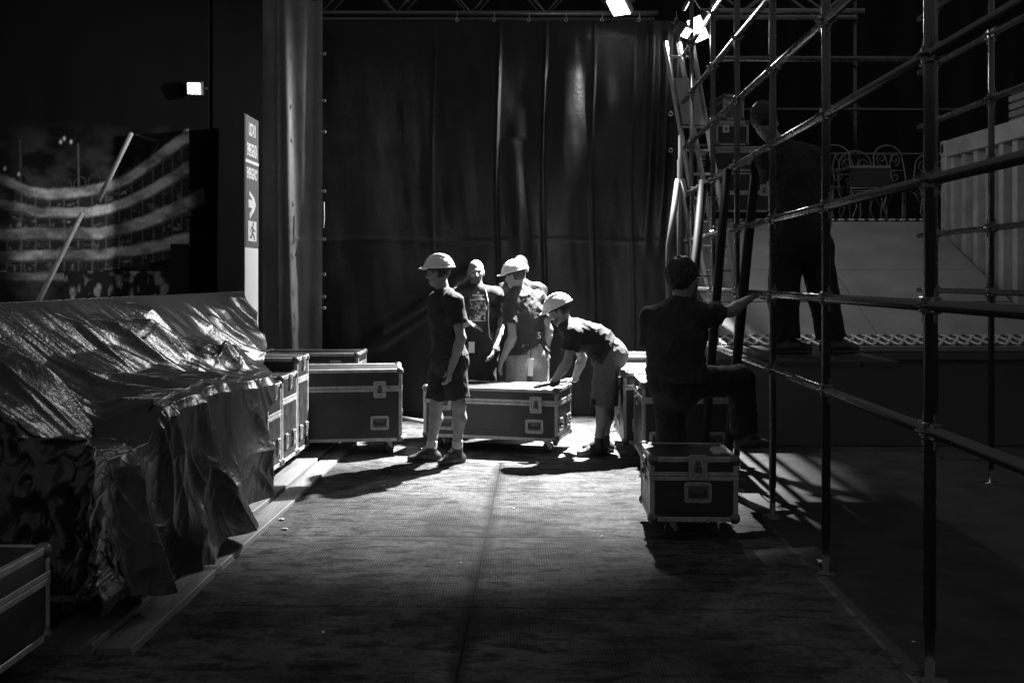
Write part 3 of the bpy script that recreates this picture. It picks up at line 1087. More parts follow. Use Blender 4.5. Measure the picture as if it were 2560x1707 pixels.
def flight_case(label, loc, rz, L, W, z0, z1, lid=0.16, latches=(), handles=(), casters=True, group=None, band=0.052, body_m=None):
    """L along local x, W along local y (front face at y=0), the box from z0 to z1"""
    body_m = body_m or LAM
    t = thing("flight_case", label, "flight case", loc, rz, group)
    zl = z1 - lid
    MB().box(0.003, L - 0.003, 0.003, W - 0.003, z0 + 0.003, zl - 0.002).build("body", body_m, t)
    MB().box(0.003, L - 0.003, 0.003, W - 0.003, zl + 0.002, z1 - 0.003).build("lid", body_m, t)
    e = 0.030
    tr = MB()
    for z in (z0, z1 - e):
        for y in (0, W - e):
            tr.bbox(e, L - e, y, y + e, z, z + e, 0.003)
        for x in (0, L - e):
            tr.bbox(x, x + e, e, W - e, z, z + e, 0.003)
    for x in (0, L - e):
        for y in (0, W - e):
            tr.bbox(x, x + e, y, y + e, z0 + e, zl - band / 2, 0.003)
            tr.bbox(x, x + e, y, y + e, zl + band / 2, z1 - e, 0.003)
    tr.build("edge_trim", ALU, t)
    bd = MB()
    for za, zb in ((zl - band / 2, zl - 0.0015), (zl + 0.0015, zl + band / 2)):
        bd.bbox(-0.002, L + 0.002, -0.002, 0.004, za, zb, 0.002)
        bd.bbox(-0.002, L + 0.002, W - 0.004, W + 0.002, za, zb, 0.002)
        bd.bbox(-0.002, 0.004, 0.004, W - 0.004, za, zb, 0.002)
        bd.bbox(L - 0.004, L + 0.002, 0.004, W - 0.004, za, zb, 0.002)
    bd.build("lid_band", ALU, t)
    rv = MB()
    x = 0.09
    while x < L - 0.06:
        for z in (zl - band * 0.28, zl + band * 0.28, z1 - e / 2, z0 + e / 2):
            rv.lathe([(0.001, 0.0035), (0.0045, 0.003), (0.0045, 0.0), (0.001, -0.001)], 6, Matrix.Translation((x, -0.001, z)) @ Matrix.Rotation(math.radians(90), 4, 'X'))
        x += 0.13
    rv.build("rivet", DSTEEL, t)
    cm = shared("corner", corner_mesh)
    i = 0.020
    for x in (i, L - i):
        for y in (i, W - i):
            for z in (z0 + i, z1 - i):
                put("corner", cm, t, (x, y, z))

    def place(face, s, z, off=0.004):
        if face == 'front':
            return (s, -off, z)
        if face == 'back':
            return (L - s, W + off, z)
        if face == 'right':
            return (L + off, s, z)
        return (-off, W - s, z)
    for face, s, z in latches:
        q = put("latch", shared("latch", latch_plate), t, place(face, s, z), (0, 0, FACE_ROT[face]))
        put("twist", shared("twist", latch_twist), q)
    for face, s, z in handles:
        q = put("handle", shared("handle", handle_plate), t, place(face, s, z, 0.0), (0, 0, FACE_ROT[face]))
        put("dish", shared("dish", handle_dish), q)
        put("grip", shared("grip", handle_grip), q)
    if casters:
        for x in (0.13, L - 0.13):
            for y in (0.11, W - 0.11):
                q = put("caster", shared("fork", fork_mesh), t, (x, y, z0 - 0.117), (0, 0, random.uniform(-1.2, 1.2)))
                put("wheel", shared("wheel", wheel_mesh), q, (0, 0.018, 0.05), (0, 0, 0))
    return t


# case at the left, facing the camera
a = math.radians(8)
fr0 = Vector((-0.99, 8.97, 0))
L1 = 1.24
org = fr0 - Vector((math.cos(a), math.sin(a), 0)) * L1
flight_case("tall black flight case with one latch, left of the man in dark shorts", org, a, L1, 0.62, 0.134, 0.782, 0.175,
            latches=[('front', L1 - 0.20, 0.60), ('front', 0.2, 0.60)], handles=[('front', L1 - 0.20, 0.30), ('front', 0.2, 0.30), ('right', 0.31, 0.36)])
# flat case behind it
flight_case("flight case with a pale lid standing behind the tall left one", (P(640, 0, 10.0).x, 10.0, 0), 0.0, 1.03, 0.55, 0.134, 0.845, 0.12,
            latches=[('front', 0.8, 0.7)])
# long low case in the middle
FRc = Vector((0.408, 8.90, 0))
a = math.atan2(-0.34, 1.232)
L2 = 1.278
org = FRc - Vector((math.cos(a), math.sin(a), 0)) * L2
mid = flight_case("long low flight case lettered LIGHTING & SOUND under the bending man's hands", org, a, L2, 0.576, 0.134, 0.60, 0.125,
                  latches=[('front', L2 - 0.20, 0.46), ('front', 0.22, 0.46)],
                  handles=[('front', L2 - 0.215, 0.265), ('front', 0.22, 0.265), ('right', 0.13, 0.27), ('right', 0.46, 0.27)])
text("lettering", "LIGHTING & SOUND", 0.030, mat("worn_print", 0.10, 0.6, 0.3), mid, (0.47, -0.0015, 0.205), (math.radians(90), 0, 0))
text("lettering", "DOLL", 0.062, PRINTG, mid, (0.40, -0.0015, 0.255), (math.radians(90), 0, 0), sx=2.2, spacing=1.4)

# row of tall cases with butterfly catches, seen along their sides
ROWX = -2.02


def catch_mesh():
    m = MB()
    m.bbox(-0.030, 0.030, -0.010, 0.0, 0.034, 0.062, 0.003)
    m.bbox(-0.030, 0.030, -0.010, 0.0, -0.062, -0.038, 0.003)
    m.ring(rrect(0.052, 0.086, 0.006), rrect(0.030, 0.060, 0.004), -0.014, -0.004)
    m.path([(-0.012, -0.018, 0.05), (0.012, -0.018, 0.05)], 0.006, 8)
    return m.mesh("catch", STEEL)


for (y0, y1, zt, lid, lab) in ((7.41, 7.80, 0.785, 0.24, "nearest and lowest of the three upright cases beside the boards"),
                               (7.83, 8.30, 0.82, 0.20, "middle one of the three upright cases beside the boards"),
                               (8.32, 8.72, 0.93, 0.19, "farthest and tallest of the three upright cases beside the boards")):
    Wd, D_ = 0.78, y1 - y0
    ang = GANG
    c_, s_ = math.cos(ang), math.sin(ang)
    org = Vector((Gx(ROWX, y0), y0, 0)) - Vector((c_, s_, 0)) * Wd
    t = flight_case(lab, org, ang, Wd, D_, 0.134, zt, lid, handles=[('front', 0.4, zt - lid * 0.5)], group=None)
    for f in (0.24, 0.74):
        put("catch", shared("catch", catch_mesh), t, (Wd + 0.002, D_ * f, 0.30), (0, 0, FACE_ROT['right']))
    put("catch", shared("catch", catch_mesh), t, (Wd + 0.002, D_ * 0.5, zt - 0.055), (0, 0, FACE_ROT['right']))

# cases hidden under the sheet and the near one at the frame's edge
for y0, D_, lab in ((4.5, 1.05, "dark case under the near end of the plastic sheet"), (5.75, 1.1, "dark case on casters under the middle of the plastic sheet")):
    org = Vector((Gx(ROWX, y0), y0, 0)) - Vector((math.cos(GANG), math.sin(GANG), 0)) * 0.75
    flight_case(lab, org, GANG, 0.72, D_, 0.134, 0.70 if y0 < 5 else 0.865, 0.2)
D_ = 0.95
y0 = 4.06 - D_
org = Vector((Gx(ROWX, 4.06), y0, 0)) - Vector((math.cos(GANG), math.sin(GANG), 0)) * 0.7
flight_case("low flight case cut off by the left edge of the frame in the near corner", org, GANG, 0.7, D_, 0.134, 0.515, 0.13)

# cases at the right
flight_case("flight case standing at the back behind the bending man's hips", (1.10, 9.95, 0), GANG, 0.75, 0.6, 0.134, 0.82, 0.14, latches=[('left', 0.2, 0.66)])
flight_case("flight case with worn lid just right of the bending man", (0.985, 8.8, 0), GANG, 0.72, 1.0, 0.134, 0.765, 0.13,
            latches=[('left', 0.25, 0.62), ('left', 0.7, 0.62)], handles=[('front', 0.16, 0.30), ('left', 0.5, 0.30)])
flight_case("flight case with two handles behind the man reaching for the scaffold", (1.048, 8.02, 0), GANG, 0.73, 0.70, 0.134, 0.755, 0.14,
            handles=[('front', 0.14, 0.30), ('front', 0.585, 0.30)], latches=[('left', 0.35, 0.61)])
near = flight_case("scuffed nearest flight case at the lower right, before the man reaching up", (0.838, 6.05, 0), GANG, 0.535, 0.55, 0.12, 0.512, 0.115,
                   handles=[('front', 0.29, 0.30)], latches=[('front', 0.29, 0.455), ('left', 0.28, 0.40)], casters=True)
MB().box(0.40, 0.47, 0.08, 0.11, 0.5095, 0.5115).build("sticker", DSTEEL, near)

# small clear bottle lying on the narrow board and bits of litter
CLEAR = bpy.data.materials.new("clear_plastic")
CLEAR.use_nodes = True
b = CLEAR.node_tree.nodes["Principled BSDF"]
b.inputs["Base Color"].default_value = (0.8, 0.8, 0.8, 1)
b.inputs["Roughness"].default_value = 0.12
b.inputs["Transmission Weight"].default_value = 0.85
b.inputs["IOR"].default_value = 1.3
bt = MB()
bt.lathe([(0.004, 0.0), (0.028, 0.002), (0.032, 0.012), (0.030, 0.03), (0.032, 0.045), (0.030, 0.06), (0.032, 0.075), (0.032, 0.12), (0.026, 0.142), (0.013, 0.16), (0.012, 0.178)], 18)
t = thing("plastic_bottle", "crumpled clear plastic bottle lying on the floor by the boards", "bottle", P(583, 1440, 5.36) + Vector((0, 0, 0.034)), 0)
o = bt.build("bottle_body", CLEAR, t, True)
o.rotation_euler = (math.radians(86), 0, math.radians(-62))
o.location = (-0.06, 0.0, 0.0)
o2 = MB().lathe([(0.001, 0), (0.0145, 0), (0.0145, 0.018), (0.001, 0.018)], 14).build("bottle_cap", PRINTW, t, True)
o2.rotation_euler = o.rotation_euler
o2.location = Vector(o.location) + (Euler(o.rotation_euler).to_matrix() @ Vector((0, 0, 0.176)))


def paper(u, v, s, label):
    d = CAMZ * FPX / (v - HZ)
    p = P(u, v, d)
    m = MB()
    n = 5
    vs, fs = [], []
    rot = random.uniform(0, 3)
    for i in range(n):
        for j in range(n):
            x, y = (i / (n - 1) - .5) * s, (j / (n - 1) - .5) * s * 0.6
            vs.append((x * math.cos(rot) - y * math.sin(rot), x * math.sin(rot) + y * math.cos(rot), 0.018 + random.uniform(0, s * 0.16)))
    for i in range(n - 1):
        for j in range(n - 1):
            q = i * n + j
            fs.append((q, q + n, q + n + 1, q + 1))
    m.add(vs, fs)
    o = m.build("paper_scrap", PRINTW)
    o.location = (p.x, p.y, 0)
    md = o.modifiers.new("thickness", 'SOLIDIFY')
    md.thickness = 0.0015
    tag(o, label, "litter", "paper scraps on the floor")


paper(808, 1589, 0.016, "tiny white scrap alone on the dark near floor")
paper(705, 1304, 0.05, "torn paper scrap beside the narrow board, farther one")
paper(712, 1328, 0.04, "torn paper scrap beside the narrow board, nearer one")
paper(1285, 1276, 0.018, "small pale scrap on the bright matting in the middle")
paper(1505, 1346, 0.016, "small pale scrap on the matting left of the scuffed case")
paper(1152, 1413, 0.012, "speck of white paper left of the matting seam")
paper(2053, 1412, 0.06, "crumpled scrap on the shade-darkened ground under the scaffold")
paper(2284, 1613, 0.014, "tiny scrap on the shade-darkened ground at the lower right")

# white pipe on the floor behind the left case
pa, pb = P(985, 1046, CAMZ * FPX / (1046 - HZ)), P(1080, 1062, CAMZ * FPX / (1062 - HZ))
o = MB().tube(pa + Vector((0, 0, 0.024)), pb + Vector((0, 0, 0.024)), 0.02, 10).build("pipe", WHITEP, None, True)
tag(o, "pale pipe lying on the floor behind the tall left case", "pipe")

# ================================================================== SCAFFOLD
RT = 0.0242
AX0 = 1.67 - GROT * 3.98
BX0 = 3.74 - GROT * 7.77
LEV = [0.49, 0.99, 1.49, 1.99, 2.49, 3.0, 3.5, 4.0, 4.5, 5.0]


def coupler_mesh():
    m = MB()
    m.lathe([(0.026, -0.012), (0.058, -0.004), (0.060, 0.0), (0.058, 0.004), (0.026, 0.012)], 12)
    m.lathe([(0.026, -0.035), (0.033, -0.03), (0.033, 0.03), (0.026, 0.035)], 12)
    m.bbox(-0.016, 0.016, 0.025, 0.085, -0.032, 0.036, 0.004)
    m.bbox(-0.016, 0.016, -0.085, -0.025, -0.032, 0.036, 0.004)
    m.bbox(-0.006, 0.006, 0.055, 0.068, -0.07, 0.07, 0.002)
    m.bbox(-0.006, 0.006, -0.068, -0.055, -0.07, 0.07, 0.002)
    return m.mesh("coupler", TUBE, False)


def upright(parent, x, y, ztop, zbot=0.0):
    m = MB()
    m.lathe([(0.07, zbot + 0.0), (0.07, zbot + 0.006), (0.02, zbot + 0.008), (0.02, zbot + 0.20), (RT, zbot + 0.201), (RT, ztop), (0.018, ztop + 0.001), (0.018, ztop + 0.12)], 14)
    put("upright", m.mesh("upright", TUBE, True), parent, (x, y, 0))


scA = thing("scaffold", "near steel scaffold frame of long ledgers running back beside the flight cases", "scaffold", (AX0, 0, 0))
for d in (3.98, 5.42, 6.66, 7.86, 8.95, 10.2):
    upright(scA, GROT * d, d, 5.6)
for i, z in enumerate(LEV):
    ya, yb = 2.3, 10.75
    if z < 0.6:
        continue
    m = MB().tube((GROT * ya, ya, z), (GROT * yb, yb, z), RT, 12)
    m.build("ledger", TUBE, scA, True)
    for d in (3.98, 5.42, 6.66, 7.86, 8.95, 10.2):
        put("coupler", shared("coupler", coupler_mesh), scA, (GROT * d, d, z), (0, 0, GANG))

scB = thing("scaffold", "farther steel scaffold frame standing before the corrugated container", "scaffold", (BX0, 0, 0))
for d in (5.6, 6.7, 7.77, 8.87):
    upright(scB, GROT * d, d, 5.6)
for z in LEV[1:]:
    ya, yb = 3.5, 9.25
    if z < 1.2:
        continue
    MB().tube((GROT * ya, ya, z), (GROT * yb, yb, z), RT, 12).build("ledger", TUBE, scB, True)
    for d in (5.6, 6.7, 7.77, 8.87):
        put("coupler", shared("coupler", coupler_mesh), scB, (GROT * d, d, z), (0, 0, GANG))
for d, z in ((7.86, 4.5), (8.87, 3.5), (6.66, 4.5)):
    MB().tube((Gx(AX0, d) - BX0, d, z + 0.05), (GROT * d, d, z + 0.05), RT, 10).build("transom", TUBE, scB, True)

# scaffold boards carrying the man up on the frame
o = MB()
for k in range(3):
    o.bbox(0.02 + 0.25 * k, 0.255 + 0.25 * k, 0, 1.5, 0, 0.042, 0.003)
o = o.build("scaffold_board", mat("dark_plank", 0.05, 0.7, 0.3, var=0.3))
o.location = (Gx(AX0, 6.5) + 0.03, 6.5, 1.015)
o.rotation_euler = (0, 0, GANG)
tag(o, "dark boards laid on the scaffold under the standing worker", "walkway")

# slanted poles leaning on the scaffold
for i, (ua, va, da, ub, vb, db, r, lab) in enumerate((
        (1758, 452, 9.35, 1716, 905, 9.0, 0.042, "slanted dark pole leaning on the scaffold, leftmost of three by the man's head"),
        (1818, 425, 8.1, 1778, 905, 7.9, 0.036, "slanted dark pole leaning on the scaffold, middle of three"),
        (1890, 405, 7.45, 1842, 900, 7.4, 0.036, "slanted dark pole leaning on the scaffold, rightmost of three"))):
    a_, b_ = P(ua, va, da), P(ub, vb, db)
    dirn = (b_ - a_)
    f = (a_.z - 0.01) / (a_.z - b_.z)
    foot = a_ + dirn * f
    m = MB().tube(a_, foot, r, 14)
    o = m.build("leaning_pole", mat("dull_pole", 0.018, 0.55, 0.08, var=0.2), None, True)
    tag(o, lab, "pole", "poles leaning on the scaffold")

# hanging cable on the near frame
pts = [P(1842, 905, 7.7), P(1838, 960, 7.7), P(1842, 1020, 7.75), P(1850, 1080, 7.8), P(1866, 1130, 7.85)]
o = MB().path(pts, 0.007, 6).build("cable", RUBBER, None, True)
tag(o, "thin black cable hanging beside the nearest scuffed case", "cable")

# aluminium ladder leaning by the floodlight
la, lb = P(1697, 108, 10.9), P(1752, 420, 10.75)
dirn = (lb - la)
foot = la + dirn * ((la.z - 0.02) / (la.z - lb.z))
t = thing("ladder", "aluminium ladder leaning steeply beside the bright floodlight", "ladder", foot)
LADM = mat("ladder_aluminium", 0.28, 0.4, 0.5, metal=0.3, var=0.2)
sx = Vector((1, 0.25, 0)).normalized()
for s in (-0.16, 0.0, 0.16):
    MB().path([la - foot + sx * s, sx * s], 0.028, 4).build("rail", LADM, t)
n = 16
for k in range(n):
    f = (k + 0.6) / n
    p = (la - foot) * (1 - f)
    MB().tube(p - sx * 0.15, p + sx * 0.15, 0.016, 8).build("rung", LADM, t, True)
MB().add([tuple((la - foot) * 0.90 + sx * s + Vector((0, -0.034, 0))) for s in (-0.13, 0.13)] + [tuple((la - foot) * 0.78 + sx * s + Vector((0, -0.034, 0))) for s in (0.13, -0.13)], [(0, 1, 2, 3)]).build("panel", LADM, t)

# black tripod stand below the ladder
top = P(1700, 400, 10.3)
t = thing("tripod_stand", "folded black tripod stand between the curtain and the scaffold", "stand", (top.x, top.y, 0))
MB().lathe([(0.03, 0.25), (0.03, top.z), (0.02, top.z + 0.01), (0.02, top.z + 0.25)], 12).build("mast", RUBBER, t, True)
for k, an in enumerate((200, 320, 80)):
    ca, sa = math.cos(math.radians(an)), math.sin(math.radians(an))
    MB().path([(0.02 * ca, 0.02 * sa, top.z - 0.2), (0.13 * ca, 0.13 * sa, top.z - 0.9), (0.15 * ca, 0.15 * sa, 0.02)], [0.035, 0.032, 0.028], 8).build("leg", RUBBER, t, True)

# ================================================================== STAGE, RAMP, CONTAINER
PLY = mat("plywood", 0.22, 0.55, 0.4, var=0.25, vscale=1.6, bump=0.15, bscale=9, detail=9, rvar=0.1)
SKIRT = mat("black_skirt", 0.09, 0.8, 0.3)


def tread_material():
    m = bpy.data.materials.new("tread_plate")
    m.use_nodes = True
    nt = m.node_tree
    b = nt.nodes["Principled BSDF"]
    b.inputs["Base Color"].default_value = (0.4, 0.4, 0.4, 1)
    b.inputs["Metallic"].default_value = 0.4
    b.inputs["Roughness"].default_value = 0.4
    tc = nt.nodes.new("ShaderNodeTexCoord")
    hs = []
    for an in (40, -40):
        mp = nt.nodes.new("ShaderNodeMapping")
        mp.inputs["Rotation"].default_value = (0, 0, math.radians(an))
        nt.links.new(tc.outputs["Object"], mp.inputs["Vector"])
        w = nt.nodes.new("ShaderNodeTexWave")
        w.inputs["Scale"].default_value = 3.2
        nt.links.new(mp.outputs["Vector"], w.inputs["Vector"])
        hs.append(w.outputs["Fac"])
    mx = nt.nodes.new("ShaderNodeMath")
    mx.operation = 'MAXIMUM'
    nt.links.new(hs[0], mx.inputs[0])
    nt.links.new(hs[1], mx.inputs[1])
    bp = nt.nodes.new("ShaderNodeBump")
    bp.inputs["Strength"].default_value = 0.9
    bp.inputs["Distance"].default_value = 0.05
    nt.links.new(mx.outputs[0], bp.inputs["Height"])
    nt.links.new(bp.outputs["Normal"], b.inputs["Normal"])
    r = nt.nodes.new("ShaderNodeMapRange")
    r.inputs["To Min"].default_value = 0.10
    r.inputs["To Max"].default_value = 0.5
    r.inputs["From Min"].default_value = 0.5
    r.inputs["From Max"].default_value = 0.95
    nt.links.new(mx.outputs[0], r.inputs["Value"])
    nt.links.new(r.outputs["Result"], b.inputs["Base Color"])
    return m


TREAD = tread_material()
DZ, DY = 2.34, 12.5
RX0, RX1 = 2.02, 5.24
RBY, RBZ = 9.62, 0.955
t = thing("stage_platform", "raised stage platform with tread plate edge carrying the stacked cases and chairs", "stage", (RX0, DY, 0))
MB().box(0, RX1 - RX0, 0.28, 3.9, DZ - 0.12, DZ).build("deck", mat("dark_deck", 0.05, 0.6, 0.4), t)
MB().box(0, RX1 - RX0, -0.02, 0.278, DZ - 0.02, DZ + 0.003).build("tread_strip", TREAD, t)
MB().box(0, RX1 - RX0, 0.0, 0.05, DZ - 0.12, DZ - 0.022).build("edge_beam", DSTEEL, t)
MB().box(0, RX1 - RX0, 0.30, 0.34, 0.0, DZ - 0.122).build("skirt", SKIRT, t)

t = thing("loading_ramp", "wide plywood ramp rising to the stage behind the scaffold", "ramp", (RX0, RBY, RBZ))
LN = math.hypot(DY - RBY - 0.03, DZ - 0.03 - RBZ)
RM = Matrix.Rotation(math.atan2(DZ - 0.03 - RBZ, DY - RBY - 0.03), 4, 'X')
cuts = [0.20, 0.92, 1.72, LN - 0.004]
for i in range(3):
    for xa, xb in ((0, 1.58), (1.59, RX1 - RX0)):
        m = MB().bbox(xa, xb, cuts[i] + 0.008, cuts[i + 1] - 0.008, -0.03, 0.0 + 0.003 * (i % 2), 0.002, RM)
        m.build("ramp_sheet", PLY, t)
MB().box(0, RX1 - RX0, 0.0, 0.2, -0.03, 0.004, RM).build("tread_strip", TREAD, t)
MB().box(0, RX1 - RX0, 0.01, LN - 0.1, -0.16, -0.034, RM).build("frame", DSTEEL, t)

t = thing("low_platform", "low platform with a pale front edge at the foot of the ramp", "stage", (1.95, 9.5, 0))
MB().box(0, 3.5, 0.03, 0.6, 0.80, 0.945).build("deck", mat("dark_deck", 0.05), t)
MB().bbox(0, 3.5, 0, 0.028, 0.90, 0.952, 0.004).build("edge_board", mat("pale_edge", 0.22, 0.6, 0.4, var=0.2), t)
MB().bbox(0, 3.5, 0.008, 0.028, 0.82, 0.894, 0.004).build("lower_edge_board", mat("grey_edge", 0.10, 0.6, 0.4, var=0.2), t)
MB().box(0, 3.5, 0.05, 0.08, 0.0, 0.80).build("skirt", SKIRT, t)

# corrugated container
CONT = mat("container_paint", 0.34, 0.5, 0.5, var=0.25, vscale=3, bump=0.1, bscale=20, rvar=0.1)
ca_, cb_ = Vector((5.30, 12.25, 0)), Vector((5.42, 5.6, 0))
dirc = (cb_ - ca_).normalized()
angc = math.atan2(dirc.y, dirc.x)
Lc = (cb_ - ca_).length
t = thing("shipping_container", "corrugated steel container standing at the right behind the scaffold", "container", ca_, angc)
# local x along the wall to the camera; -y... the wall faces local -y or +y whichever looks left
zb, zt = 0.6, 3.27
side = -1.0
m = MB()
prof = []
x = 0.14
while x < Lc - 0.1:
    prof += [(x, 0.0), (x + 0.10, 0.0), (x + 0.115, 0.15), (x + 0.275, 0.15)]
    x += 0.29
vs, fs = [], []
for (px, py) in prof:
    for z in (zb + 0.12, zt - 0.2):
        vs.append((px, side * (-0.03 - py), z))
n = len(prof)
for i in range(n - 1):
    fs.append((2 * i, 2 * i + 2, 2 * i + 3, 2 * i + 1))
m.add(vs, fs)
m.build("corrugated_wall", CONT, t)
m = MB().bbox(0.13, Lc, min(0, side * 0.0) - 0.02, 0.14, zt - 0.2, zt, 0.006).build("top_rail", CONT, t)
MB().bbox(0.13, Lc, -0.02, 0.14, zb, zb + 0.12, 0.006).build("bottom_rail", CONT, t)
MB().bbox(0.0, 0.13, -0.025, 0.16, zb, zt - 0.19, 0.006).build("corner_post", CONT, t)
mm = MB().bbox(-0.005, 0.125, -0.03, 0.16, zt - 0.188, zt + 0.004, 0.008)
mm.build("corner_casting", CONT, t)
MB().lathe([(0.001, 0.0), (0.045, 0.0), (0.045, 0.004), (0.001, 0.004)], 14, Matrix.Translation((0.06, -0.034, zt - 0.09)) @ Matrix.Rotation(math.radians(90), 4, 'X') @ Matrix.Diagonal((0.7, 1.3, 1, 1))).build("casting_hole", BLACKP, t)
MB().box(0, Lc, 0.20, 2.4, zt - 0.05, zt - 0.03).build("roof", CONT, t)
MB().box(-0.02, -0.002, 0.02, 2.4, zb, zt).build("end_wall", CONT, t)
for xs_ in (0.3, Lc - 0.3):
    MB().box(xs_, xs_ + 0.2, 0.0, 2.4, 0.0, zb - 0.002).build("support_block", DSTEEL, t)
# slatted case and odds on the container's roof
p = P(2528, 292, 11.1)
t = thing("slatted_case", "slatted aluminium case with a ring lying on the container roof at the frame's edge", "case", (5.46, 10.2, zt - 0.03))
m = MB()
for k in range(4):
    m.bbox(0, 0.55, -0.75, 0.75, 0.03 + 0.085 * k, 0.03 + 0.085 * k + 0.065, 0.006)
m.build("slat", LADM, t)
MB().bbox(0.02, 0.53, -0.73, 0.73, 0.0, 0.38, 0.004).build("body", DSTEEL, t)
m = MB().path([(-0.03, -0.25, 0.12 + 0.06)] * 1 + [(-0.03, -0.25 + 0.06 * math.sin(q), 0.18 + 0.06 * math.cos(q)) for q in np.linspace(0.1, 6.2, 14)], 0.016, 8)
m.build("ring", DSTEEL, t, True)
for (uu_, vv_, dd_, lab) in ((2378, 333, 12.0, "small crumpled scrap on the container roof, left one"), (2412, 330, 11.8, "bent wire scrap on the container roof, right one")):
    q = P(uu_, vv_, dd_)
    m = MB().path([Vector((0, 0, 0.012)), Vector((0.05, 0.02, 0.03)), Vector((0.10, -0.02, 0.012)), Vector((0.13, 0, 0.06))], 0.010, 6)
    o = m.build("metal_scrap", STEEL, None, True)
    o.location = (max(q.x, 5.50), q.y, zt - 0.032)
    tag(o, lab, "scrap")

# ------------------------------------------------------------------ stacked cases on the stage
def stage_case(u0, u1, vt, vb, d, W, label, lid, front_extra=None, turn=0.0, **kw):
    a_ = P(u0, vb, d)
    L = (u1 - u0) * d / FPX
    H = (vb - vt) * d / FPX
    t = flight_case(label, (a_.x, a_.y, 0), turn, L, W, a_.z, a_.z + H, lid, casters=False, **kw)
    return t


big = stage_case(1776, 1926, 431, 531, 12.95, 0.6, "big case lettered ukompass at the bottom of the stage pile", 0.27, latches=[('front', 0.70, 0.0 + 2.74)], handles=[('front', 0.10, 2.76)])
text("lettering", "ukompass", 0.115, PRINTW, big, (0.245, -0.0015, 2.685), (math.radians(90), 0, 0))
two = stage_case(1776, 1926, 366, 429, 12.95, 0.6, "middle case of the stage pile with white lux lettering", 0.06)
text("lettering", "lux", 0.075, PRINTW, two, (0.43, -0.0015, 3.075), (math.radians(90), 0, 0), sx=1.5)
three = stage_case(1790, 1872, 302, 364, 12.95, 0.5, "case with a white bird sticker in the stage pile", 0.05)
z3 = P(0, 364, 12.95).z
MB().prism(rrect(0.085, 0.095, 0.014, cx=0.13, cz=z3 + 0.215), -0.003, 0.002).build("sticker", PRINTW, three)
MB().prism([(0.10, z3 + 0.24), (0.118, z3 + 0.215), (0.105, z3 + 0.205), (0.13, z3 + 0.20), (0.122, z3 + 0.178), (0.142, z3 + 0.20), (0.158, z3 + 0.205), (0.150, z3 + 0.222), (0.158, z3 + 0.25), (0.138, z3 + 0.222), (0.128, z3 + 0.232)], -0.0045, -0.003).build("bird_mark", GREYP, three)
GREYLAM = mat("grey_laminate", 0.10, 0.5, 0.4, var=0.2)
four = stage_case(1808, 1862, 236, 300, 12.95, 0.55, "top small pale sided case of the stage pile", 0.09, turn=0.12, body_m=GREYLAM)
side_ = stage_case(1742, 1774, 361, 533, 13.3, 0.8, "tall narrow case at the left of the stage pile, paper labels on it", 0.09, turn=math.radians(-14))
zz0 = P(0, 378, 13.3).z
for k, (za, zb_, m_) in enumerate(((0.0, -0.07, PRINTW), (-0.09, -0.12, PRINTW), (-0.15, -0.165, PRINTW), (-0.19, -0.2, PRINTW))):
    MB().box(0.035, 0.125, -0.004, 0.001, zz0 + zb_, zz0 + za).build("paper_label", m_, side_)

# rear handrail on the stage
t = thing("rear_handrail", "rear tube handrail standing behind the garden chairs on the stage", "handrail", (RX0, 15.4, DZ))
up = P(2137, 300, 15.4)
MB().tube((up.x - RX0, 0, 0), (up.x - RX0, 0, 3.6), 0.034, 12).build("upright", TUBE, t, True)
for vv_ in (275, 386):
    z = P(0, vv_, 15.4).z - DZ
    MB().tube((P(1735, 0, 15.4).x - RX0, 0, z), (P(2420, 0, 15.4).x - RX0, 0, z), 0.032, 12).build("rail", TUBE, t, True)
    put("coupler", shared("coupler", coupler_mesh), t, (up.x - RX0, 0, z), (0, 0, math.radians(90)))
for vv_ in (48, 165):
    z = P(0, vv_, 15.4).z - DZ
    put("coupler", shared("coupler", coupler_mesh), t, (up.x - RX0, 0, z), (0, 0, 0))

# wrought iron garden chairs
IRON = mat("wrought_iron", 0.22, 0.35, 0.8, metal=0.2)


def spiral(cx, cz, r, turns, start, flip=1, n=22, y=0.0):
    return [Vector((cx + flip * r * (1 - 0.8 * k / n) * math.cos(start + turns * 2 * math.pi * k / n), y, cz + r * (1 - 0.8 * k / n) * math.sin(start + turns * 2 * math.pi * k / n))) for k in range(n + 1)]


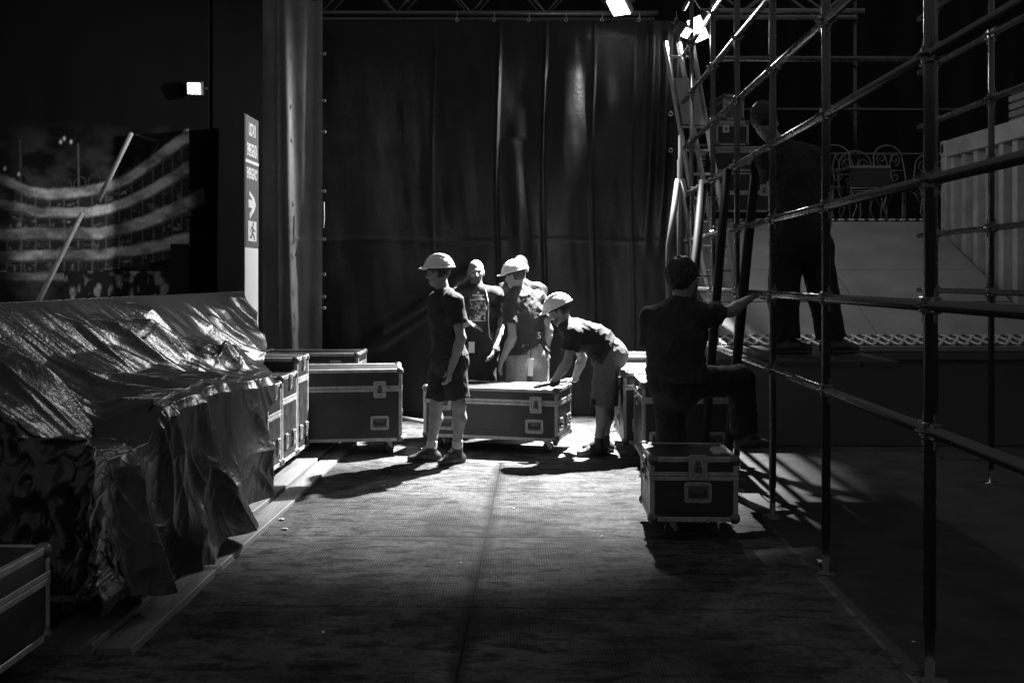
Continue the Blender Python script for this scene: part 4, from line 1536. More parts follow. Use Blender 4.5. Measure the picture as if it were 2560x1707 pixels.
def garden_chair(label, loc, rz):
    t = thing("garden_chair", label, "chair", loc, rz, "iron garden chairs on the stage")

    def mk():
        m = MB()
        arch = [Vector((-0.20, 0.24, 0.42)), Vector((-0.25, 0.27, 0.60)), Vector((-0.22, 0.29, 0.80))] + [Vector((0.22 * math.cos(q), 0.30, 0.82 + 0.17 * math.sin(q))) for q in np.linspace(math.pi, 0, 13)] + [Vector((0.22, 0.29, 0.80)), Vector((0.25, 0.27, 0.60)), Vector((0.20, 0.24, 0.42))]
        m.path(arch, 0.010, 6)
        for s in (-1, 1):
            m.path(spiral(s * 0.105, 0.82, 0.08, 1.4, -math.pi / 2, s, y=0.295), 0.007, 5)
            m.path(spiral(s * 0.09, 0.60, 0.075, 1.3, math.pi / 2, s, y=0.275), 0.007, 5)
            m.path([Vector((s * 0.03, 0.25, 0.43)), Vector((s * 0.04, 0.27, 0.58)), Vector((s * 0.012, 0.285, 0.72)), Vector((s * 0.05, 0.295, 0.88))], 0.007, 5)
        m.path([Vector((-0.235, 0.275, 0.68)), Vector((0.235, 0.275, 0.68))], 0.007, 5)
        return m.mesh("backrest", IRON, True)

    def ms():
        m = MB()
        m.path([Vector((0.22 * math.cos(q), 0.02 + 0.22 * math.sin(q), 0.43)) for q in np.linspace(0, 2 * math.pi, 25)[:-1]], 0.011, 6, closed=True)
        for k in np.arange(-0.18, 0.19, 0.045):
            w_ = math.sqrt(max(0.0, 0.215 ** 2 - k * k))
            m.tube((k, 0.02 - w_, 0.43), (k, 0.02 + w_, 0.43), 0.006, 5)
        return m.mesh("seat", IRON, True)

    def ml():
        m = MB()
        m.path([Vector((0, 0, 0.43)), Vector((0.02, 0, 0.30)), Vector((0.0, 0, 0.14)), Vector((0.05, 0, 0.0))], 0.010, 6)
        m.path([Vector((-0.15, 0, 0.40)), Vector((-0.07, 0, 0.37)), Vector((-0.01, 0, 0.25))], 0.007, 5)
        return m.mesh("leg", IRON, True)
    put("backrest", shared("gc_back", mk), t)
    put("seat", shared("gc_seat", ms), t)
    for a_ in (45, 135, 225, 315):
        put("leg", shared("gc_leg", ml), t, (0.19 * math.cos(math.radians(a_)), 0.02 + 0.19 * math.sin(math.radians(a_)), 0), (0, 0, math.radians(a_)))
    return t


for (u, v, d, rz, lab) in ((2060, 500, 13.6, -35, "iron garden chair half hidden behind the dark scaffold post"),
                           (2165, 500, 14.2, 8, "iron garden chair behind the small dark table"),
                           (2262, 500, 13.6, 20, "iron garden chair right of the small dark table, its arched back clear"),
                           (2345, 500, 14.4, -10, "iron garden chair mostly hidden between post and container")):
    p = P(u, v, d)
    garden_chair(lab, (p.x, p.y, DZ + 0.002), math.radians(rz)).scale = (1.12, 1.12, 1.12)
p = P(2160, 0, 13.3)
t = thing("metal_table", "small dark square metal table with scrolled legs among the garden chairs", "table", (p.x, 13.3, DZ), 0.0)
MB().bbox(-0.27, 0.27, -0.24, 0.3, 0.70, 0.735, 0.004).build("tabletop", mat("table_grey", 0.2, 0.5, 0.4), t)
MB().box(-0.26, 0.26, -0.235, -0.225, 0.46, 0.698).build("apron", BLACKP, t)
for s in (-1, 1):
    for y in (-0.22, 0.27):
        MB().path([(s * 0.25, y, 0.70), (s * 0.25, y, 0.42), (s * 0.17, y, 0.20), (s * 0.25, y, 0.0)], 0.010, 6).build("leg", IRON, t, True)
MB().path(spiral(-0.16, 0.34, 0.09, 1.0, math.pi, 1, y=-0.23), 0.008, 5).path(spiral(0.0, 0.34, 0.09, 1.0, 0, -1, y=-0.23), 0.008, 5).path([(-0.25, -0.23, 0.44), (0.25, -0.23, 0.44)], 0.008, 5).build("scroll", IRON, t, True)

# ------------------------------------------------------------------ roof truss across the top
def truss(label, x0, x1, y, zc, w, h, m_):
    t = thing("roof_truss", label, "truss", (x0, y, zc))
    L = x1 - x0
    for yy in (-w / 2, w / 2):
        for z in (0, h):
            MB().tube((0, yy, z), (L, yy, z), 0.03, 10).build("chord", m_, t, True)
    n = int(L / 0.42)
    for yy in (-w / 2, w / 2):
        m = MB()
        for k in range(n):
            xa = L * k / n
            xb = L * (k + 1) / n
            m.tube((xa, yy, 0 if k % 2 else h), (xb, yy, h if k % 2 else 0), 0.014, 6)
        m.build("lattice", m_, t, True)
    return t


truss("long dark lattice truss along the top of the black curtain", -7.0, 1.7, 11.75, P(0, 43, 11.75).z, 0.3, 0.52, mat("dark_truss", 0.07, 0.35, 0.8))
truss("pale lattice truss above the stacked stage cases at the right", P(1748, 0, 12.2).x, P(2150, 0, 12.2).x, 12.2, P(0, 36, 12.2).z, 0.3, 0.36, TRUSSM)

# ================================================================== LAMPS
def floodlight(label, loc, aim, w, h, lens, power, cone, blend=1.0, radius=0.06, post=None, gap=0.03):
    loc, aim = Vector(loc), Vector(aim)
    t = thing("floodlight", label, "floodlight", loc)
    d = (aim - loc).normalized()
    q = d.to_track_quat('-Y', 'Z')
    R = q.to_matrix().to_4x4()
    m = MB().bbox(-w / 2 - 0.02, w / 2 + 0.02, 0.006, 0.09, -h / 2 - 0.02, h / 2 + 0.02, 0.008, R)
    for k in range(5):
        x = -w / 2 + w * (k + 0.5) / 5
        m.bbox(x - 0.004, x + 0.004, 0.09, 0.125, -h / 2, h / 2, 0.001, R)
    m.build("housing", DSTEEL, t)
    MB().bbox(-w / 2, w / 2, 0.0, 0.005, -h / 2, h / 2, 0.002, R).build("lens", lens, t)
    br = MB().path([R @ Vector((-w / 2 - 0.035, 0.05, 0)), R @ Vector((-w / 2 - 0.035, 0.17, 0)), R @ Vector((w / 2 + 0.035, 0.17, 0)), R @ Vector((w / 2 + 0.035, 0.05, 0))], 0.009, 6)
    if post is not None:
        br.path([R @ Vector((0, 0.17, 0)), Vector(post) - loc], 0.012, 6)
    br.build("bracket", DSTEEL, t)
    ld = bpy.data.lights.new("flood_beam", 'SPOT')
    ld.energy = power
    ld.spot_size = math.radians(cone)
    ld.spot_blend = blend
    ld.shadow_soft_size = radius
    lo = bpy.data.objects.new("flood_beam", ld)
    COL.objects.link(lo)
    lo.parent = t
    lo.location = d * gap
    lo.rotation_euler = d.to_track_quat('-Z', 'Y').to_euler()
    return t


LB = P(1546, 20, 11.05)
floodlight("square floodlight glowing under the truss above the bending man", LB, (0.2, 9.2, 0.3), 0.20, 0.25, LENS, POWER_MAIN, 62, 1.0, 0.05, post=LB + Vector((0, 0.6, 0.05)))
LA = P(1744, 74, 11.0)
floodlight("brightest floodlight clamped to the far scaffold post", LA, (-2.7, 9.3, 1.8), 0.27, 0.25, LENSS, POWER_SIDE, 76, 1.0, 0.07, post=Vector((Gx(AX0, 10.6) + 0.05, 10.62, LA.z + 0.3)))
LR = P(1717, 84, 9.7)
floodlight("smaller floodlight clamped beside the brightest one", LR, (3.9, 8.0, 1.5), 0.12, 0.09, LENSS, POWER_RIGHT, 176, 0.3, 0.04, post=Vector((Gx(AX0, 10.2), 10.2, LR.z)))
LC = P(485, 222, 9.78)
floodlight("small lamp shining alone on the frame of the theatre banner", LC, (LC.x + 0.6, 5.0, 2.4), 0.12, 0.10, LENSS, POWER_LEFT, 150, 0.8, 0.03, post=LC + Vector((0, 0.06, 0.0)))
# raking poles in front of the banner
for (ua, va, da, ub, vb, db, r, lab) in ((78, 790, 5.6, 205, 535, 7.2, 0.016, "bright raking pole rising from the end of the barrier"),
                                         (245, 505, 8.3, 328, 335, 8.9, 0.02, "dim raking pole above the bright one, against the theatre picture")):
    o = MB().tube(P(ua, va, da), P(ub, vb, db), r, 10).build("raking_pole", mat("pale_pole", 0.3, 0.5, 0.4, var=0.25, vscale=10), None, True)
    tag(o, lab, "pole")

# ================================================================== PEOPLE
UP = A(0, 0, 1)


def head_axes(f, u=None):
    f = nrm(f)
    u = UP if u is None else nrm(u)
    l = nrm(np.cross(u, f))
    u = nrm(np.cross(f, l))
    return f, l, u, np.stack([f, l, u], 1)


def head_prims(c, f, u=None):
    f, l, u, R = head_axes(f, u)
    c = A(c)

    def at(x, y, z):
        return c + f * x + l * y + u * z
    p = [ell(at(-.012, 0, .028), (.098, .077, .095), R, .02),
         ell(at(.028, 0, -.045), (.062, .058, .068), R, .03),
         ell(at(.058, 0, -.092), (.026, .030, .022), R, .025),
         ell(at(.072, 0, .020), (.024, .056, .014), R, .02)]
    for s in (-1, 1):
        p.append(ell(at(.068, s * .042, -.022), (.026, .024, .020), R, .02))
    for s in (-1, 1):
        p.append(ell(at(.096, s * .031, .002), (.017, .020, .011), R, .010, sub=True))
    p += [cap(at(.088, 0, .004), at(.110, 0, -.034), .009, .014, .010),
          ell(at(.096, 0, -.036), (.014, .020, .009), R, .008),
          ell(at(.075, 0, -.062), (.010, .019, .006), R, .006),
          ell(at(.073, 0, -.074), (.010, .017, .007), R, .006)]
    for s in (-1, 1):
        p.append(ell(at(-.012, s * .079, -.012), (.020, .009, .033), R, .006))
    return p


def hand_prims(w, h, n, side=1, curl=(0.35, 0.5), spread=0.0, k=0.007):
    """wrist, finger direction, palm normal; side puts the thumb"""
    w, h = A(w), nrm(h)
    n = nrm(A(n) - h * float(A(n) @ h))
    lat = np.cross(h, n) * side
    p = [cap(w - h * .01, w + h * .075, .027, .036, .02, flat=(n, .5))]
    for o, L, r in ((.031, .070, .0092), (.0105, .079, .0096), (-.0105, .073, .0092), (-.031, .057, .0082)):
        b = w + h * (.088 - abs(o) * .2) + lat * o
        dd = nrm(h + lat * (o * (4 + spread)))
        a1, a2 = curl[0], curl[0] + curl[1]
        d1 = dd * math.cos(a1) + n * math.sin(a1)
        d2 = dd * math.cos(a2) + n * math.sin(a2)
        m = b + d1 * L * .52
        p.append(cap(b - dd * .02, m, r + .001, r, k))
        p.append(cap(m, m + d2 * L * .5, r, r * .85, k))
    b = w + h * .022 + lat * .030
    d1 = nrm(h * .65 + lat * .75 + n * .25)
    m = b + d1 * .036
    p.append(cap(w + h * .02 + lat * .012, m, .015, .0115, .012))
    p.append(cap(m, m + nrm(h * .9 + lat * .35 + n * .35) * .034, .0115, .0088, k))
    return p


def torso_prims(J, g=0.0, k=0.05, wide=1.0):
    Pv, C, N = A(J['pelvis']), A(J['chest']), A(J['neck'])
    W = A(J.get('waist', lerp(Pv, C, .48)))
    tf = nrm(J['tf'])
    b = J.get('build', 1.0) * wide
    p = [cap(Pv, W, .155 * b + g, .138 * b + g, k, flat=(tf, .74)),
         cap(W, C, .138 * b + g, .160 * b + g, k, flat=(tf, .72)),
         cap(C, lerp(C, N, .7), .158 * b + g, .085 * b + g, k, flat=(tf, .74))]
    p.append(cap(lerp(J['shL'], N, .1), lerp(J['shR'], N, .1), .058 + g, .058 + g, .05, flat=(tf, .9)))
    for s in ('shL', 'shR'):
        p.append(cap(lerp(N, C, .05), lerp(J[s], N, .15), .046 + g * .6, .044 + g * .8, .05))
    return p


def body_prims(J):
    p = torso_prims(J)
    N, H = A(J['neck']), A(J['head'])
    f, l, u, R = head_axes(J['hf'], J.get('hu'))
    p.append(cap(N - UP * .02, H - u * .055 - f * .018, .060, .055, .03))
    p += head_prims(H, J['hf'], J.get('hu'))
    for s in 'LR':
        sh, el, wr = A(J['sh' + s]), A(J['el' + s]), A(J['wr' + s])
        p.append(ell(sh, (.060,) * 3, k=.04))
        p.append(cap(sh, el, .052, .040, .03))
        fa = lerp(el, wr, .28)
        p.append(cap(el, fa, .041, .044, .02))
        p.append(cap(fa, wr, .044, .028, .02))
        hd = J['h' + s]
        p += hand_prims(wr, hd[0], hd[1], hd[2], hd[3] if len(hd) > 3 else (.35, .5))
        hp, kn, an = A(J['hip' + s]), A(J['knee' + s]), A(J['ank' + s])
        p.append(cap(hp, kn, .092, .056, .04))
        q = lerp(kn, an, .30)
        back = nrm(A(J['pf']) * -1.0)
        p.append(cap(kn, q + back * .012, .054, .057, .03))
        p.append(cap(q + back * .012, lerp(kn, an, .72), .057, .040, .03))
        p.append(cap(lerp(kn, an, .72), an, .040, .036, .02))
        t = nrm(J['toe' + s])
        p.append(cap(an - t * .02 - UP * .05, an + t * .12 - UP * .065, .035, .028, .02))
    return p


def wrinkle(amp, freq=9.0, seed=0, ax=(1, 1, .6)):
    def f(Q, F):
        q = Q * A(ax) * freq
        # creases lie slanted, long one way and short the other
        s1 = np.stack([q[:, 0] * .55 + q[:, 2] * .9, q[:, 1] * .55 + q[:, 2] * .3, q[:, 2] * 1.0 - q[:, 0] * .8], -1)
        a = np.abs(vnoise(s1, seed) - .5) * 2
        s2 = np.stack([q[:, 0] * 1.4 - q[:, 2] * 1.3, q[:, 1] * 1.2, q[:, 2] * 1.6 + q[:, 0] * 1.1], -1)
        b = np.abs(vnoise(s2 * 1.5 + 7, seed + 5) - .5) * 2
        return F + amp * (np.sqrt(a) - .62) + amp * .5 * (np.sqrt(b) - .62)
    return f


def shirt_prims(J, g=.014, sleeve=.58, loose=.02):
    p = torso_prims(J, g, .05, J.get('shirt_wide', 1.03))
    hm = lerp(J['hipL'], J['hipR'], .5)
    p.append(cap(lerp(J['hipL'], hm, .25) + UP * .02, lerp(J['hipR'], hm, .25) + UP * .02, .128 + g, .128 + g, .06))
    for s in 'LR':
        sh, el = A(J['sh' + s]), A(J['el' + s])
        d = nrm(el - sh)
        e = sh + (el - sh) * sleeve
        p.append(ell(sh, (.066 + g * .5,) * 3, k=.04))
        p.append(cap(sh, e + d * .03, .064 + g * .5, .066 + loose, .03, cut=(e, d)))
    return p


def shoe(J, s, t, m=SHOEM, high=.02):
    an, td = A(J['ank' + s]), nrm(J['toe' + s])
    sd = np.cross(UP, td)
    z0 = J.get('floor' + s, 0.0)
    heel = A(an[0], an[1], z0 + .045) - td * .045
    toe = A(an[0], an[1], z0 + .036) + td * .175
    mid = lerp(heel, toe, .55) + UP * .012
    R = np.stack([td, sd, UP], 1)
    p = [cap(heel, mid, .046, .048, .03), cap(mid, toe, .048, .036, .03, flat=(UP, .85)),
         cap(A(an[0], an[1], z0 + .05), an + UP * high, .052, .048, .03, cut=(an + UP * high, UP))]

    def post(Q, F):
        return np.maximum(F, (z0 + .012) - Q[:, 2])
    put("shoe", sdf_mesh("shoe", p, .006, m, post), t)
    sp = [cap(A(heel[0], heel[1], z0 + .012) + td * .005, A(mid[0], mid[1], z0 + .012), .049, .051, .02, flat=(UP, .28)),
          cap(A(mid[0], mid[1], z0 + .012), A(toe[0], toe[1], z0 + .012), .051, .040, .02, flat=(UP, .3))]

    def post2(Q, F):
        return np.maximum(F, np.maximum(z0 + .001 - Q[:, 2], Q[:, 2] - z0 - .021))
    put("sole", sdf_mesh("sole", sp, .006, SOLEM, post2), t)
    lc = MB()
    for k in range(4):
        c = lerp(mid, an, .18 + .2 * k) + UP * (.052 - .004 * k) + td * (.02 - .004 * k)
        lc.path([Vector(c + sd * .022), Vector(c + UP * .006), Vector(c - sd * .022)], .0035, 5)
    lc.build("laces", PRINTW if J.get('laces', 1) else SOLEM, t, True)


def hat(J, t, dz=.0, m=HATM):
    f, l, u, R = head_axes(J['hatf'] if 'hatf' in J else J['hf'], J.get('hu'))
    c = A(J['head']) + u * (.045 + dz) - f * .008
    p = [ell(c, (.137, .113, .118), R, .01, cut=(c, -u)),
         ell(c + u * .004, (.148, .124, .012), R, .012),
         ell(c + f * .115 - u * .004, (.075, .090, .010), R, .02)]
    for s, r in ((0, .012), (-1, .007), (1, .007)):
        pts = [c + f * (.125 * math.cos(q)) + u * (.117 * math.sin(q)) + l * s * .045 * math.sin(q) for q in np.linspace(.45, 2.75, 9)]
        for a, b in zip(pts[:-1], pts[1:]):
            p.append(cap(a - u * .004, b - u * .004, r, r, .008))

    def post(Q, F):
        z = (Q - c) @ u
        return F - .003 * np.exp(-((z - .030) / .006) ** 2) - .002 * np.exp(-((z - .052) / .005) ** 2)
    p.append(ell(c - u * .012, (.126, .100, .10), R, .006, sub=True, cut=(c - u * .001, u)))
    put("hard_hat", sdf_mesh("hard_hat", p, .006, m, post), t)
    # dark suspension band under the shell
    hb = [ell(c - u * .012, (.116, .094, .022), R, .01)]
    put("hat_band", sdf_mesh("hat_band", hb, .007, RUBBER), t)


def hair(J, t, up=.012, m=HAIR, low=-.03, amp=.004, front=.07, thick=.006, fq=70):
    f, l, u, R = head_axes(J['hf'], J.get('hu'))
    c = A(J['head'])
    p = [ell(c - f * .014 + u * .030, (.098 + thick, .078 + thick, .096 + up), R, .01)]

    def post(Q, F):
        w = Q - c
        z, x = w @ u, w @ f
        F = np.maximum(F, low - z + np.clip((x + .02) * 1.3, 0, .2))
        F = np.maximum(F, x - front - z * .1)
        return F + amp * (np.abs(vnoise(Q * fq, 3) - .5) * 4 - 1)
    put("hair", sdf_mesh("hair", p, .006, m, post), t)


def beard(J, t, m=BEARDM):
    f, l, u, R = head_axes(J['hf'], J.get('hu'))
    c = A(J['head'])
    p = [ell(c + f * .029 - u * .046, (.064, .0605, .070), R, .03), ell(c + f * .059 - u * .093, (.027, .032, .023), R, .025)]

    def post(Q, F):
        w = Q - c
        z, x, y = w @ u, w @ f, w @ l
        F = np.maximum(F, z + .052 - np.abs(y) * .75)
        F = np.maximum(F, .0 - x)
        return F
    put("beard", sdf_mesh("beard", p, .005, m, post), t)


def eyes(J, t):
    f, l, u, R = head_axes(J['hf'], J.get('hu'))
    c = A(J['head'])
    for s in (-1, 1):
        e = ell(c + f * .079 + l * s * .031 + u * .002, (.012, .013, .008), R, .005)
        put("eye", sdf_mesh("eye", [e], .004, RUBBER), t)


def legs_cloth(J, t, name, m, g=.012, upto=1.0, knee_r=.072, ank_r=.070, seed=0, amp=.014, waist=.08, res=.0065):
    Pv = A(J['pelvis'])
    pf = nrm(J['pf'])
    sd = np.cross(UP, pf)
    C = A(J['chest'])
    up = nrm(C - Pv)
    b = J.get('build', 1.0)
    p = [cap(Pv - UP * .02, Pv + up * waist, .160 * b + g, .150 * b + g, .05, flat=(nrm(J['tf']), .78), cut=(Pv + up * waist, up))]
    hm = A(J['hipL']) * .5 + A(J['hipR']) * .5
    p.append(cap(lerp(J['hipL'], hm, .3) - pf * .01, lerp(J['hipR'], hm, .3) - pf * .01, .115 + g, .115 + g, .06))
    p.append(cap(Pv - pf * .05 - UP * .04 + sd * .06, Pv - pf * .05 - UP * .04 - sd * .06, .078 + g, .078 + g, .06))
    for s in 'LR':
        hp, kn, an = A(J['hip' + s]), A(J['knee' + s]), A(J['ank' + s])
        if upto <= 1.0:
            e = lerp(hp, kn, upto)
            d = nrm(kn - hp)
            p.append(cap(hp, e + d * .05, .100 + g, knee_r + g + .006, .03, cut=(e, d)))
        else:
            d = nrm(an - kn)
            e = lerp(kn, an, upto - 1)
            p.append(cap(hp, kn, .098 + g, knee_r + g, .04))
            p.append(cap(kn, e + d * .04, knee_r + g, ank_r + g, .03, cut=(e, d)))
    put(name, sdf_mesh(name, p, res, m, wrinkle(amp, 10, seed, (1, 1, .5))), t)


def person(label, loc, J, shirt_m=SHIRT, legs=None, socks=True, shirt_amp=.017, seed=0, hem=.02, shoes=True):
    t = thing("person", label, "person", loc)
    put("body", sdf_mesh("body", body_prims(J), .0065, SKIN), t)
    up = nrm(A(J['chest']) - A(J['pelvis']))
    hp = A(J['pelvis']) - up * hem
    wk = wrinkle(shirt_amp, 8, seed, (1, 1, .7))

    def post(Q, F):
        return np.maximum(wk(Q, F), (hp - Q) @ up)
    put("t_shirt", sdf_mesh("t_shirt", shirt_prims(J, J.get('sg', .02)), .0065, shirt_m, post), t)
    if shoes:
        for s in 'LR':
            shoe(J, s, t)
            if socks:
                an, kn = A(J['ank' + s]), A(J['knee' + s])
                e = lerp(an, kn, .20)
                put("sock", sdf_mesh("sock", [cap(an - UP * .03, e, .044, .047, .01, cut=(e, nrm(kn - an)))], .006, socks if socks is not True else SOCKM), t)
    return t


def local(root, d0):
    """photo pixel -> point relative to a root standing at depth d0; dy moves it in depth"""
    rx, rz = root[0], root[2]

    def q(u, v, dy=0.0):
        p = P(u, v, d0 + dy)
        return A(p.x - rx, dy, p.z - rz)
    return q


# 1 -- man at the left in shorts and white hard hat, looking away to the left
r = (-0.66, 8.62, 0.0)
q = local(r, 8.62)
J = dict(pelvis=q(1121, 884), chest=q(1112, 785), neck=q(1110, 735), head=q(1096, 682), tf=(-.93, -.36, 0), pf=(-.95, -.3, 0), hf=(-.93, .36, -.02), hu=(-.08, 0, 1),
         shL=q(1134, 757, -.17), elL=q(1153, 845, -.20), wrL=q(1128, 922, -.20), hL=((-.15, -.05, -1), (-.9, .4, 0), -1, (.45, .6)),
         shR=q(1092, 757, .18), elR=q(1098, 845, .22), wrR=q(1096, 915, .16), hR=((-.2, -.1, -.9), (0, -1, 0), 1),
         hipL=q(1132, 905, -.09), kneeL=q(1147, 1012, -.11), ankL=q(1143, 1122, -.06), toeL=(-.72, -.70, 0),
         hipR=q(1110, 905, .09), kneeR=q(1090, 1012, .10), ankR=q(1078, 1124, .05), toeR=(-.97, -.24, 0), build=1.03)
t = person("standing man in white hard hat and dark shorts seen from behind at the left", r, J, seed=2)
legs_cloth(J, t, "shorts", SHIRTG, .012, .86, .085, seed=3)
hat(J, t)
hair(J, t, .004, HAIR, -.055, .002, .03, .002)

# 2 -- bald bearded man facing the camera, pointing, with a printed shirt
r = (-0.36, 10.1, 0.0)
q = local(r, 10.1)
J = dict(pelvis=q(1196, 872), chest=q(1196, 775), neck=q(1193, 722), head=q(1190, 680), tf=(.05, -1, 0), pf=(0, -1, 0), hf=(.10, -1, -.05),
         shL=q(1239, 738), elL=q(1250, 820, .05), wrL=q(1236, 872, -.10), hL=((-.3, -.4, -.8), (-1, 0, 0), 1),
         shR=q(1150, 738), elR=q(1138, 818, -.02), wrR=q(1172, 808, -.26), hR=((.88, -.25, -.38), (.1, -.3, -1), -1, (.12, .25)),
         hipL=q(1216, 890), kneeL=q(1218, 990), ankL=q(1218, 1078), toeL=(.2, -1, 0), hipR=q(1178, 890), kneeR=q(1176, 990), ankR=q(1174, 1078), toeR=(-.2, -1, 0), build=1.08)
t = person("bald bearded man facing the camera in a black shirt with a printed picture", r, J, seed=5)
legs_cloth(J, t, "trousers", JEANS, .01, 1.95, .07, .07, seed=6)
beard(J, t)
eyes(J, t)
PR = bpy.data.materials.new("shirt_print")
PR.use_nodes = True
nt = PR.node_tree
n1 = nt.nodes.new("ShaderNodeTexNoise")
n1.inputs["Scale"].default_value = 26
n1.inputs["Detail"].default_value = 6
tc = nt.nodes.new("ShaderNodeTexCoord")
nt.links.new(tc.outputs["Object"], n1.inputs["Vector"])
rp = nt.nodes.new("ShaderNodeMapRange")
rp.inputs["From Min"].default_value = .46
rp.inputs["From Max"].default_value = .62
rp.inputs["To Min"].default_value = .02
rp.inputs["To Max"].default_value = .42
nt.links.new(n1.outputs["Fac"], rp.inputs["Value"])
nt.links.new(rp.outputs["Result"], nt.nodes["Principled BSDF"].inputs["Base Color"])
nt.nodes["Principled BSDF"].inputs["Roughness"].default_value = .8


def chest_patch(name, u0, u1, v0, v1, m, off, rim=False):
    """a printed patch lying on the curved chest"""
    n = 12
    C, W = A(J['chest']), A(J['pelvis'])
    vs = np.zeros((n, n, 3))
    for i in range(n):
        for j in range(n):
            p = q(u0 + (u1 - u0) * i / (n - 1), v1 + (v0 - v1) * j / (n - 1))
            x = (p[0] - C[0]) / .19
            y = -.136 * math.sqrt(max(0.05, 1 - x * x)) * 1.02 - off
            vs[i, j] = (p[0], y, p[2])
    return put(name, grid_mesh(name, vs, m), t)


chest_patch("shirt_print", 1177, 1214, 748, 801, PR, .022)
for (ua, ub, va, vb) in ((1176.5, 1177.4, 748, 801), (1213.6, 1214.5, 748, 801), (1177.4, 1213.6, 800, 801), (1177.4, 1213.6, 748, 749)):
    chest_patch("print_border", ua, ub, va, vb, PRINTW, .023)
for (ua, ub) in ((1182, 1196.5), (1197.5, 1206), (1207, 1211)):
    chest_patch("lettering", ua, ub, 735.5, 738.5, PRINTW, .023)
chest_patch("lettering", 1194.5, 1199.5, 729, 733.5, PRINTW, .022)
bp_ = q(1179, 868, -.17)
MB().bbox(bp_[0] - .03, bp_[0] + .03, bp_[1] - .002, bp_[1] + .002, bp_[2] - .055, bp_[2] + .055, .001).build("pass_card", WHITEP, t)
MB().path([Vector(q(1172, 720, -.12)), Vector(q(1178, 790, -.17)), Vector(q(1179, 852, -.17))], .004, 5).build("lanyard", SHIRTG, t)
MB().path([Vector(q(1214, 722, -.12)), Vector(q(1222, 760, -.15)), Vector(q(1221, 800, -.16)), Vector(q(1224, 840, -.15)), Vector(q(1230, 850, -.12))], .004, 5).build("cord", PRINTW, t)

# 3 -- hard-hatted man with pale trousers, back to the camera
r = (0.08, 9.95, 0.0)
q = local(r, 9.95)
J = dict(pelvis=q(1318, 878), chest=q(1312, 780), neck=q(1295, 728), head=q(1288, 690), tf=(-.5, .86, 0), pf=(-.4, .9, 0), hf=(-.80, .55, -.12), hatf=(-.93, .2, -.22), hu=(-.12, 0, 1),
         shL=q(1277, 756, -.10), elL=q(1281, 845, -.16), wrL=q(1256, 900, -.10), hL=((-.3, .1, -.95), (.9, .3, 0), -1, (.3, .4)),
         shR=q(1347, 752, .08), elR=q(1372, 825, .06), wrR=q(1364, 880, .02), hR=((-.5, -.3, -.6), (-.8, .4, 0), 1, (.4, .7)),
         hipL=q(1294, 895, -.05), kneeL=q(1288, 990, -.02), ankL=q(1286, 1082), toeL=(-.6, .8, 0),
         hipR=q(1345, 895, .05), kneeR=q(1348, 990, .05), ankR=q(1350, 1082, .05), toeR=(-.3, .95, 0), build=1.05)
t = person("man in white hard hat and pale trousers with lettering down his black shirt back", r, J, seed=9, shirt_amp=.022)
legs_cloth(J, t, "trousers", PALEC, .014, 1.95, .078, .075, seed=10)
hat(J, t)
hair(J, t, .004, HAIR, -.06, .002, .02, .002)
tg = q(1327, 918, -.215)
MB().bbox(-.024, .024, -.002, .002, -.085, .085, .001, Matrix.Translation(Vector(tg)) @ Matrix.Rotation(.06, 4, 'Y')).build("pass_card", WHITEP, t)
MB().path([Vector(q(1328, 862, -.20)), Vector(q(1327, 897, -.213))], .005, 5).build("strap", SHIRTG, t)
MB().path([Vector(q(1366, 878, -.03)), Vector(q(1370, 900, -.04)), Vector(q(1372, 915, -.03))], .006, 5).build("strap", PRINTW, t)
for k, (ch, uu_, vv_) in enumerate((("A", 1326, 760), ("l", 1328, 768), ("u", 1331, 775), ("l", 1334, 784), ("s", 1335, 790))):
    p = q(uu_, vv_, -.205 + .008 * k)
    text("lettering", ch, .075, PRINTW, t, tuple(p), (math.radians(90), math.radians(78), math.radians(14)))
p = q(1343, 846, -.18)
text("lettering", "5", .085, PRINTW, t, tuple(p), (math.radians(90), 0, math.radians(18)))

# 4 -- bare-headed man with glasses pushed up, arms folded, behind the third
r = (0.09, 10.55, 0.0)
q = local(r, 10.55)
J = dict(pelvis=q(1306, 862), chest=q(1305, 765), neck=q(1303, 712), head=q(1300, 672), tf=(0, -1, 0), pf=(0, -1, 0), hf=(-.08, -1, -.06),
         shL=q(1347, 728), elL=q(1352, 795, -.10), wrL=q(1312, 775, -.24), hL=((-1, -.1, .15), (0, .6, -.4), 1, (.2, .3)),
         shR=q(1261, 728), elR=q(1254, 795, -.10), wrR=q(1318, 740, -.24), hR=((.9, -.1, .25), (0, .8, -.3), -1, (.3, .4)),
         hipL=q(1326, 880), kneeL=q(1328, 975), ankL=q(1328, 1052), toeL=(.2, -1, 0), hipR=q(1288, 880), kneeR=q(1286, 975), ankR=q(1284, 1052), toeR=(-.2, -1, 0), build=1.05)
t = person("dark haired man with folded arms standing behind the hard-hatted man's shoulder", r, J, seed=14)
legs_cloth(J, t, "trousers", JEANS, .01, 1.95, .07, .07, seed=15)
hair(J, t, .014, HAIR, -.0, .004, .08, .006)
eyes(J, t)
f_, l_, u_, R_ = head_axes(J['hf'])
c_ = A(J['head'])
gl = MB()
for s in (-1, 1):
    gl.path([Vector(c_ + f_ * .098 + l_ * (s * .034 + .026 * math.cos(a)) + u_ * (.062 + .016 * math.sin(a))) for a in np.linspace(0, 2 * math.pi, 15)[:-1]], .003, 5, closed=True)
    gl.path([Vector(c_ + f_ * .096 + l_ * s * .062 + u_ * .066), Vector(c_ + l_ * s * .088 + u_ * .03), Vector(c_ - f_ * .05 + l_ * s * .086 + u_ * .02)], .003, 5)
gl.path([Vector(c_ + f_ * .098 + l_ * .01 + u_ * .066), Vector(c_ + f_ * .098 - l_ * .01 + u_ * .066)], .003, 5)
gl.build("glasses", STEEL, t)

